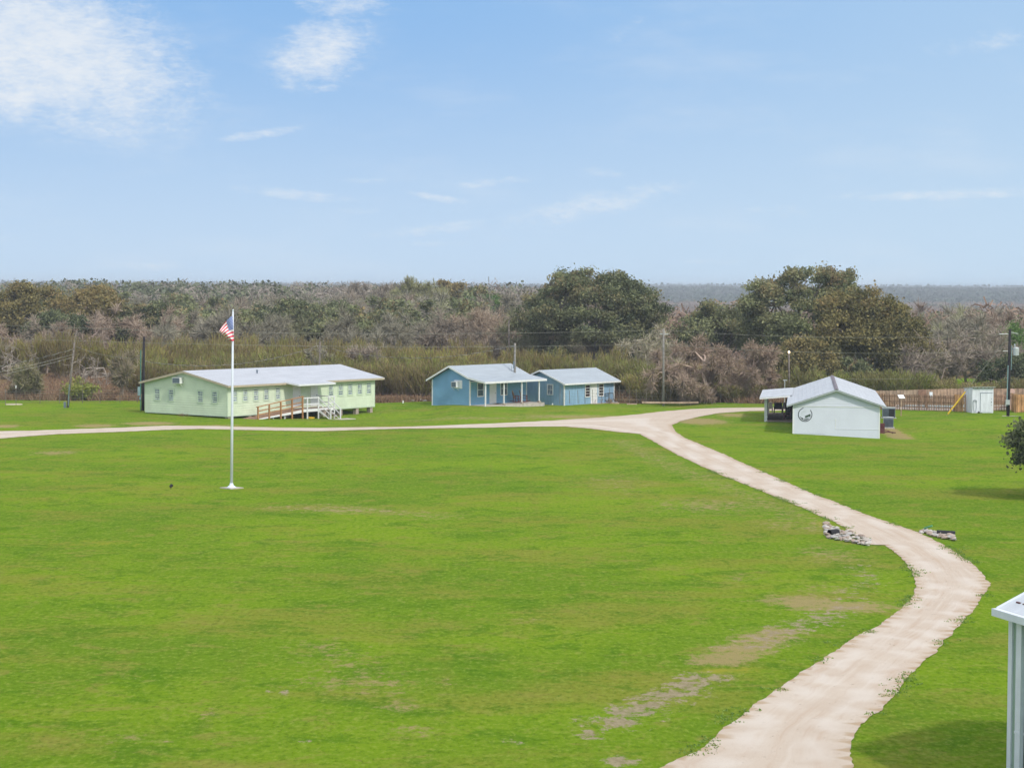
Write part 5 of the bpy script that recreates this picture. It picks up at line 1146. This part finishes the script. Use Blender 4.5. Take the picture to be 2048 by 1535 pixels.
# named bare trees
bare_tree('sprawling grey leafless tree in front of the broad dark oak', gp(1290, 238), 8.0, 51, spread=.85, r0=.26, twigs=40, tw=.035, tl=1.0, color=(1.35, 1.35, 1.2, 1), upk=.2, start=.22, droop=.1, widen=1.15, green=.2)
bare_tree('tangled brown leafless tree with a pale leaning trunk by the wire fence', gp(1425, 208.5), 6.9, 52, spread=.72, r0=.28, twigs=120, tw=.032, tl=.8, color=(1.25, 1.05, .98, 1), upk=.1, start=.25, droop=.25, widen=1.1, barkm='bark_pale', lean=(-.12, 0), green=.08)
bare_tree('tangled brown leafless tree crowding the right side of the pale-trunked one', gp(1480, 210), 6.2, 53, spread=.72, r0=.16, twigs=120, tw=.032, tl=.8, color=(1.2, 1.0, .93, 1), upk=.1, start=.3, droop=.25, widen=1.1, green=.05)
for i, (px, Y, h, lab) in enumerate(((1880, 226, 7.6, 'tall grey leafless tree just right of the golden oak, above the picket fence'), (1935, 232, 7.0, 'spreading grey leafless tree above the white shed'), (1985, 246, 7.2, 'grey leafless tree between the shed and the black pole'), (1838, 222, 5.4, 'small grey leafless tree at the right foot of the golden oak'), (2050, 262, 7.4, 'grey leafless tree at the right edge beyond the cedar fence'))):
    bare_tree(lab, gp(px, Y), h, 60+i, spread=.9, r0=.2, twigs=26, tl=1.1, color=(1.1, 1.02, 1.0, 1), widen=1.15, start=.24, green=.1)
for i, (px, Y, h, lab) in enumerate(((905, 292, 8.0, 'white-limbed sycamore with a forked trunk above the brush left of the cottage ridge'), (948, 300, 7.6, 'straight white-trunked sycamore, middle of the three pale ones'), (990, 290, 9.0, 'white-limbed sycamore left of the tall thin pole'), (1032, 280, 8.6, 'pale sycamore touching the left of the broad dark oak'))):
    bare_tree(lab, gp(px, Y), h, 70+i, spread=.62, r0=.24, twigs=20, tl=1.1, color=(1.25, 1.08, .95, 1), barkm='bark_pale', start=.3, upk=.7, tubelv=3, depth=4)
for i, (px, Y, h, lab) in enumerate(((12, 236, 5.0, 'dead tree with bleached twisted limbs at the left edge'), (125, 250, 6.6, 'dead tree with long bleached limbs behind the leaning pole'), (205, 232, 3.6, 'broken dead tree with white limbs left of the green house'), (775, 262, 5.2, 'bleached dead limbs standing in the brush between the two house groups'))):
    bare_tree(lab, gp(px, Y), h, 80+i, spread=1.1, r0=.13, twigs=8, tl=.8, color=(.80, .78, .76, 1), barkm='bark_pale', start=.25, upk=.15, tubelv=4, depth=3, forks=3, wob=.35, name='dead_tree')
bare_tree('pale grey leafless tree above the right end of the green house roof', gp(705, 226), 5.0, 90, spread=.5, r0=.12, twigs=24, tl=1.0, color=(1.25, 1.15, 1.1, 1), start=.2, upk=1.0)
bare_tree('thin leafless tree just left of the green house', gp(245, 207), 4.9, 91, spread=.5, r0=.09, twigs=34, tl=.9, color=(1.0, .92, .8, 1), start=.15, upk=1.0, green=.35)
bare_tree('thin leafless shrub tree left of the leaning pole', gp(82, 207), 3.6, 92, spread=.55, r0=.09, twigs=30, tl=.8, color=(.95, .92, .75, 1), start=.15, upk=.9, green=.5)
bare_tree('small leafless tree left of the wire fence post with a white cap', gp(35, 210), 3.2, 93, spread=.6, r0=.08, twigs=26, tl=.8, color=(1, .95, .85, 1), start=.15, upk=.9, green=.5)
bare_tree('gnarled dark leafless tree above the green house ridge behind the thin pole', gp(640, 222), 5.0, 94, spread=.8, r0=.14, twigs=24, tl=.8, start=.3, green=.3)

def zone(px, Y, near, far):
    d = near if Y < far else 'farther back'
    for lim, txt in ((0, 'cut by the left edge of the view'), (140, 'left of the leaning pole'), (290, 'between leaning pole and green house'), (460, 'over the green house roof left of the flagpole'), (640, 'between the flagpole and thin pole'), (760, 'over the right end of the green house roof'),
                     (860, 'between green house and porch cottage'), (1040, 'behind the porch cottage'), (1160, 'over the left half of the cabin roof'), (1250, 'over the right half of the cabin roof'), (1335, 'between cabin and crossarm pole'), (1520, 'between the crossarm pole and the lodge porch'), (1780, 'behind the white lodge'), (1940, 'between the lodge and the shed'), (2015, 'between the shed and the black pole')):
        if px < lim: return d+' '+txt
    return d+' right of the black pole'
for i, (px, Y, h, lab, kd) in enumerate(((722, 430, 11.6, 'small leafless tree rising above the wood, leftmost on the middle skyline', 0), (752, 425, 12.3, 'thin leafless tree on the skyline left of the tallest pale one', 0), (795, 440, 12.0, 'flat-topped leafless tree on the middle skyline', 0),
        (832, 425, 13.2, 'tallest pale greenish tree breaking the middle skyline', 1), (858, 432, 12.2, 'pale greenish tree just right of the tallest skyline tree', 1), (903, 440, 11.8, 'brown dome-shaped tree on the skyline above the porch cottage', 2))):
    if kd == 2: oak(lab, gp(px, Y), 4.6, 4, 6, 11.8, 130+i, 90, 60, .24, 'gold_leaf', rust=.9, sig=.8)
    else: bare_tree(lab, gp(px, Y), h, 120+i, spread=.6, r0=.2, twigs=40, tw=.07, tl=1.2, color=(1.1, 1.15, .8, 1) if kd else (1, .95, .9, 1), start=.4, green=.6*kd)
# brush thicket: individual clumps, copies of a few built ones
BG = 'upright brush clumps in the thicket behind the houses'; BL = 'upright twiggy brush clump in the thicket behind the houses'
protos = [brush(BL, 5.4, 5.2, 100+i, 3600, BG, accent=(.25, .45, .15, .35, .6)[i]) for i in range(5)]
rg = np.random.default_rng(3); first = [True]*5; cnt = 0
spots = []
def row(x0, x1, Y, step, hk, tone):
    px = x0
    while px < x1:
        spots.append((px+rg.uniform(-6, 6), Y+rg.uniform(-3, 3), hk*rg.uniform(.85, 1.12), tone)); px += step*rg.uniform(.8, 1.2)
row(290, 1130, 213, 44, .72, 0); row(290, 1130, 221, 50, .84, 1); row(300, 1130, 230, 54, .95, 2); row(-40, 720, 252, 58, 1.12, 2);  row(300, 1040, 243, 60, 1.0, 0)
row(1040, 1150, 213, 40, .62, 1); row(1130, 1290, 227, 40, .85, 1); row(1300, 1385, 213, 26, .62, 2); row(1295, 1385, 219, 30, .78, 1); row(1060, 1330, 224, 46, .85, 1); row(1380, 1560, 214, 36, .5, 0); row(1480, 1560, 210, 26, .42, 3); row(1830, 2080, 216, 50, .42, 0); row(1560, 1850, 216, 32, .62, 1);  row(1060, 1250, 232, 50, .95, 2)
tones = [(1.0, .92, .85), (.95, 1.0, .80), (1.08, 1.0, .82), (.9, .85, .85)]
spots = [s_ for s_ in spots if not (1050 < s_[0] < 1270 and s_[1] < 225)]
for i, (px, Y, hk, tn) in enumerate(spots):
    k = i % 5; c_ = tuple(np.array(tones[tn])*rg.uniform(.85, 1.18))+(1,); p = gp(px, Y)
    if first[k]:
        o = protos[k]; first[k] = False; o.location = p; o.scale = (1, 1, hk); o.rotation_euler = (0, 0, rg.uniform(0, 6)); 
        for ch in o.children: ch.color = c_
    else: o = copy_tree(protos[k], p, rg.uniform(0, 6), scale=(rg.uniform(.85, 1.15), rg.uniform(.85, 1.15), hk), color=c_)
    o['label'] = ('brownish', 'olive green', 'yellow-green', 'dull grey')[tn]+' brush clump '+zone(px, Y, 'in front', 227)
# middle wood: individual trees standing behind the brush
MG = 'leafless trees of the wood behind the brush'; ML = 'grey-brown leafless tree in the wood beyond the brush thicket'
mp = [bare_tree(ML, (0, 0, 0), 8.6, 200+i, spread=.85, r0=.17, depth=3, forks=3, twigs=75, tw=.05, tl=1.25, group=MG, start=.3, upk=.5, widen=1.15, stripw=.9) for i in range(4)]
EG = 'evergreen oaks of the wood behind the brush'; EL = 'dull green evergreen oak in the wood beyond the brush thicket'
ep = [oak(EL, (0, 0, 0), 4.3, 4.3, 2.2, 8.6, 210+i, 70, 55, .26, rust=.25, sig=.85, group=EG, trunk=.25, tone=.5) for i in range(3)]
used = set(); cnt = 0
Yv = 268.
while Yv < 520 and cnt < 270:
    stp = 8.2; umax = .262
    xs_ = np.arange(-umax*Yv, umax*Yv, stp)
    for x_ in xs_:
        x2 = x_+rg.uniform(-3, 3); y2 = Yv+rg.uniform(-4, 4); u2 = x2/y2; px = 1024+u2*F
        if .055 < u2 < .20 and y2 < 330: continue
        if u2 > .05 and y2 > 420: continue
        if 1330 < px < 1500 and y2 < 420: continue
        if cnt >= 270: break
        nv = noise.noise(Vector((x2*.02, y2*.02, 4)))
        ev = nv > .02 if px < 1060 else nv > .35
        k = int(rg.integers(0, 3 if ev else 4)); src = ep[k] if ev else mp[k]; sc = rg.uniform(.82, 1.1)*(1.0 if y2 < 340 else 1.1)
        if px < 700: sc *= .95
        if 700 < px < 900 and y2 > 400: sc *= 1.12
        if ev: c_ = tuple(np.array((1.0, 1.0, .95))*rg.uniform(.75, 1.3))+(1,)
        else:
            c_ = [(1.1, 1.02, .95), (.97, .99, .92), (1.15, 1.0, .93), (.85, .88, .78), (.92, 1.02, .70)][int(rg.integers(0, 5))]; c_ = tuple(np.array(c_)*rg.uniform(.85, 1.2))+(1,)
        p = Vector((x2, y2, T(x2, y2)))
        if (ev, k) not in used:
            used.add((ev, k)); src.location = p; src.scale = (sc, sc, sc)
            for ch in src.children: ch.color = c_
        else: src = copy_tree(src, p, rg.uniform(0, 6), scale=(sc*rg.uniform(.9, 1.15), sc*rg.uniform(.9, 1.15), sc), color=c_)
        src['label'] = ('evergreen oak ' if ev else 'leafless tree ')+zone(px, y2, 'near the brush', 325)
        cnt += 1
    Yv += 11.5
# far woods: one mass each
def farwood(name, label, u0, u1, y0, y1, cell, h, wr, per, size, seed, mats, ev=.35, lo_=.75, hi_=1.15):
    rg = np.random.default_rng(seed); C_all = []; tint = []; acc = []; Yv = y0; trees = []
    while Yv < y1:
        st = cell*(1+(Yv-y0)/(y1-y0)*.8); xs_ = np.arange(u0*Yv, u1*Yv, st)
        x2 = xs_+rg.uniform(-.45, .45, len(xs_))*st; y2 = Yv+rg.uniform(-.45, .45, len(xs_))*st
        trees.append(np.stack([x2, y2, np.full(len(xs_), st)], 1)); Yv += st
    t = np.concatenate(trees); n_ = len(t); zt = terr(t[:, 0], t[:, 1]); hh = h*rg.uniform(lo_, hi_, n_); ww = wr*t[:, 2]/cell*rg.uniform(.8, 1.2, n_)
    kind = arr_noise(t[:, 0], t[:, 1], .012, seed)*.5+rg.uniform(-.5, .5, n_); isev = kind > (.5-ev)
    d = rg.normal(size=(n_, per, 3)); d[..., 2] = np.abs(d[..., 2]); d = unit(d); rr = rg.uniform(.6, 1.05, (n_, per, 1))
    P = d*rr*np.stack([ww, ww, hh*.5], 1)[:, None, :]; P = P+np.stack([t[:, 0], t[:, 1], zt+hh*.48], 1)[:, None, :]; P = P.reshape(-1, 3); N_ = len(P)
    sz = size*np.repeat(t[:, 2]/cell, per)*rg.uniform(.6, 1.4, N_); dd = unit(rg.normal(size=(N_, 3))*np.array([1, 1, .8])); up_v = np.tile([0, 0, 1.], (N_, 1)); ee = unit(np.cross(dd, rg.normal(size=(N_, 3))))
    evr = np.repeat(isev, per); A = dd*sz[:, None]*np.where(evr, 1, 1.5)[:, None]; B = ee*(sz*np.where(evr, .7, .22))[:, None]
    tb = np.repeat(rg.normal(.5, .2, n_), per)+rg.normal(0, .08, N_)
    r_ = quads(name, P, A, B, tb, evr.astype(float), mats); tag(r_, label, 'forest', kind='stuff'); return r_
def woodmat(name, lo, hi, evl, evh):
    m, q, b = newmat(name); t = q.attr('tint'); c = q.mix(q.attr('accent'), q.mix(t, lo, hi), q.mix(t, evl, evh)); q.put(b.inputs['Base Color'], c); b.inputs['Roughness'].default_value = .9; b.inputs['Specular IOR Level'].default_value = .05; return m
wm = woodmat('far_wood', (.22, .19, .155), (.35, .30, .25), (.10, .115, .065), (.17, .185, .10))
wm2 = woodmat('valley_wood', (.18, .125, .09), (.36, .25, .18), (.07, .085, .04), (.18, .17, .08))
wm3 = woodmat('distant_wood', (.07, .075, .055), (.14, .14, .11), (.045, .06, .035), (.10, .12, .07))
farwood('far_wood', 'grey-brown wood on the plateau filling the left horizon', -.27, .04, 500, 1500, 8.5, 10.4, 5.4, 150, .36, 5, wm, .42)
farwood('valley_wood', 'reddish brown leafless wood in the valley at the right', .035, .28, 330, 2200, 9.5, 9.5, 5.8, 120, .42, 6, wm2, .12)
farwood('distant_wood', 'blue-grey distant wood along the right horizon', -.28, .30, 2300, 4600, 26, 13, 15, 60, 1.7, 8, wm3, .5, .9, 1.06)
farwood('horizon_wood', 'pale teal wooded rise on the far horizon', -.30, .32, 6500, 7600, 75, 16, 44, 24, 6, 9, wm3, .5, .95, 1.02)
# grass tufts creeping over the drive edges, dry grass along the fence lines
rg = np.random.default_rng(17)
def tufts(name, label, P, hgt, wid, spread, per, lo, hi, cat='grass', lean=.5):
    n_ = len(P)*per; S0 = np.repeat(P, per, 0)+rg.normal(size=(n_, 3))*np.array([spread, spread, 0]); S0[:, 2] = np.repeat(P[:, 2], per)
    D = unit(rg.normal(size=(n_, 3))*np.array([lean, lean, .2])+np.array([0, 0, .8])); L_ = rg.uniform(.5, 1.3, n_)*hgt; C_, A, B = strips(S0, D, L_, np.full(n_, wid), rg)
    o = quads(name, C_, A, B, rg.uniform(0, 1, n_), np.zeros(n_), leafmat(name+'_blades', lo, hi, (.2, .2, .1), trans=.2)); o.color = (1, 1, 1, 1); return tag(o, label, cat, kind='stuff')
E_ = np.array([p for p in resample(west, .15, .25, 21) if p[1] < 130]+[p for p in resample(east, .15, .25, 22) if p[1] < 130])
keep = np.array([noise.noise(Vector((p[0]*.5, p[1]*.5, 3))) > .1 for p in E_]); E_ = E_[keep]
P = np.concatenate([E_+rg.normal(size=E_.shape)*.12, E_+rg.normal(size=E_.shape)*.22]); P = np.column_stack([P, np.full(len(P), .02)])
tufts('verge_grass', 'ragged grass tufts creeping over the edges of the gravel drive', P, .045, .03, .09, 7, (.10, .20, .04), (.24, .34, .07), lean=1.3)
xx = rg.uniform(-58, 30, 5200); yy = np.concatenate([rg.uniform(205, 209, 2200), rg.uniform(205, 260, 3000)]); k = (yy > 205.5+4.5*sm(-16, -2, xx)*(1-sm(18, 24, xx))); xx, yy = xx[k], yy[k]
P = np.column_stack([xx, yy, terr(xx, yy)]); tufts('dry_grass', 'tall reddish dry grass along the edge of the brush', P, .55, .05, .35, 16, (.20, .115, .075), (.36, .25, .15), lean=.35)
# ------------------------------------------------------------------ haze
hz = MB(); hz.box(-2600, 2600, -60, 9200, -28, 17.5); ho = hz.build('haze', bpy.data.materials.new('haze_air')); tag(ho, kind='stuff', label='thin blue haze filling the air', cat='haze')
mh = ho.data.materials[0]; mh.use_nodes = True; nt = mh.node_tree; nt.nodes.clear(); out = nt.nodes.new('ShaderNodeOutputMaterial'); pvn = nt.nodes.new('ShaderNodeVolumePrincipled')
pvn.inputs['Density'].default_value = .00026; pvn.inputs['Color'].default_value = (.78, .85, .93, 1); pvn.inputs['Anisotropy'].default_value = .0; nt.links.new(pvn.outputs[0], out.inputs['Volume'])
ho.display_type = 'WIRE'
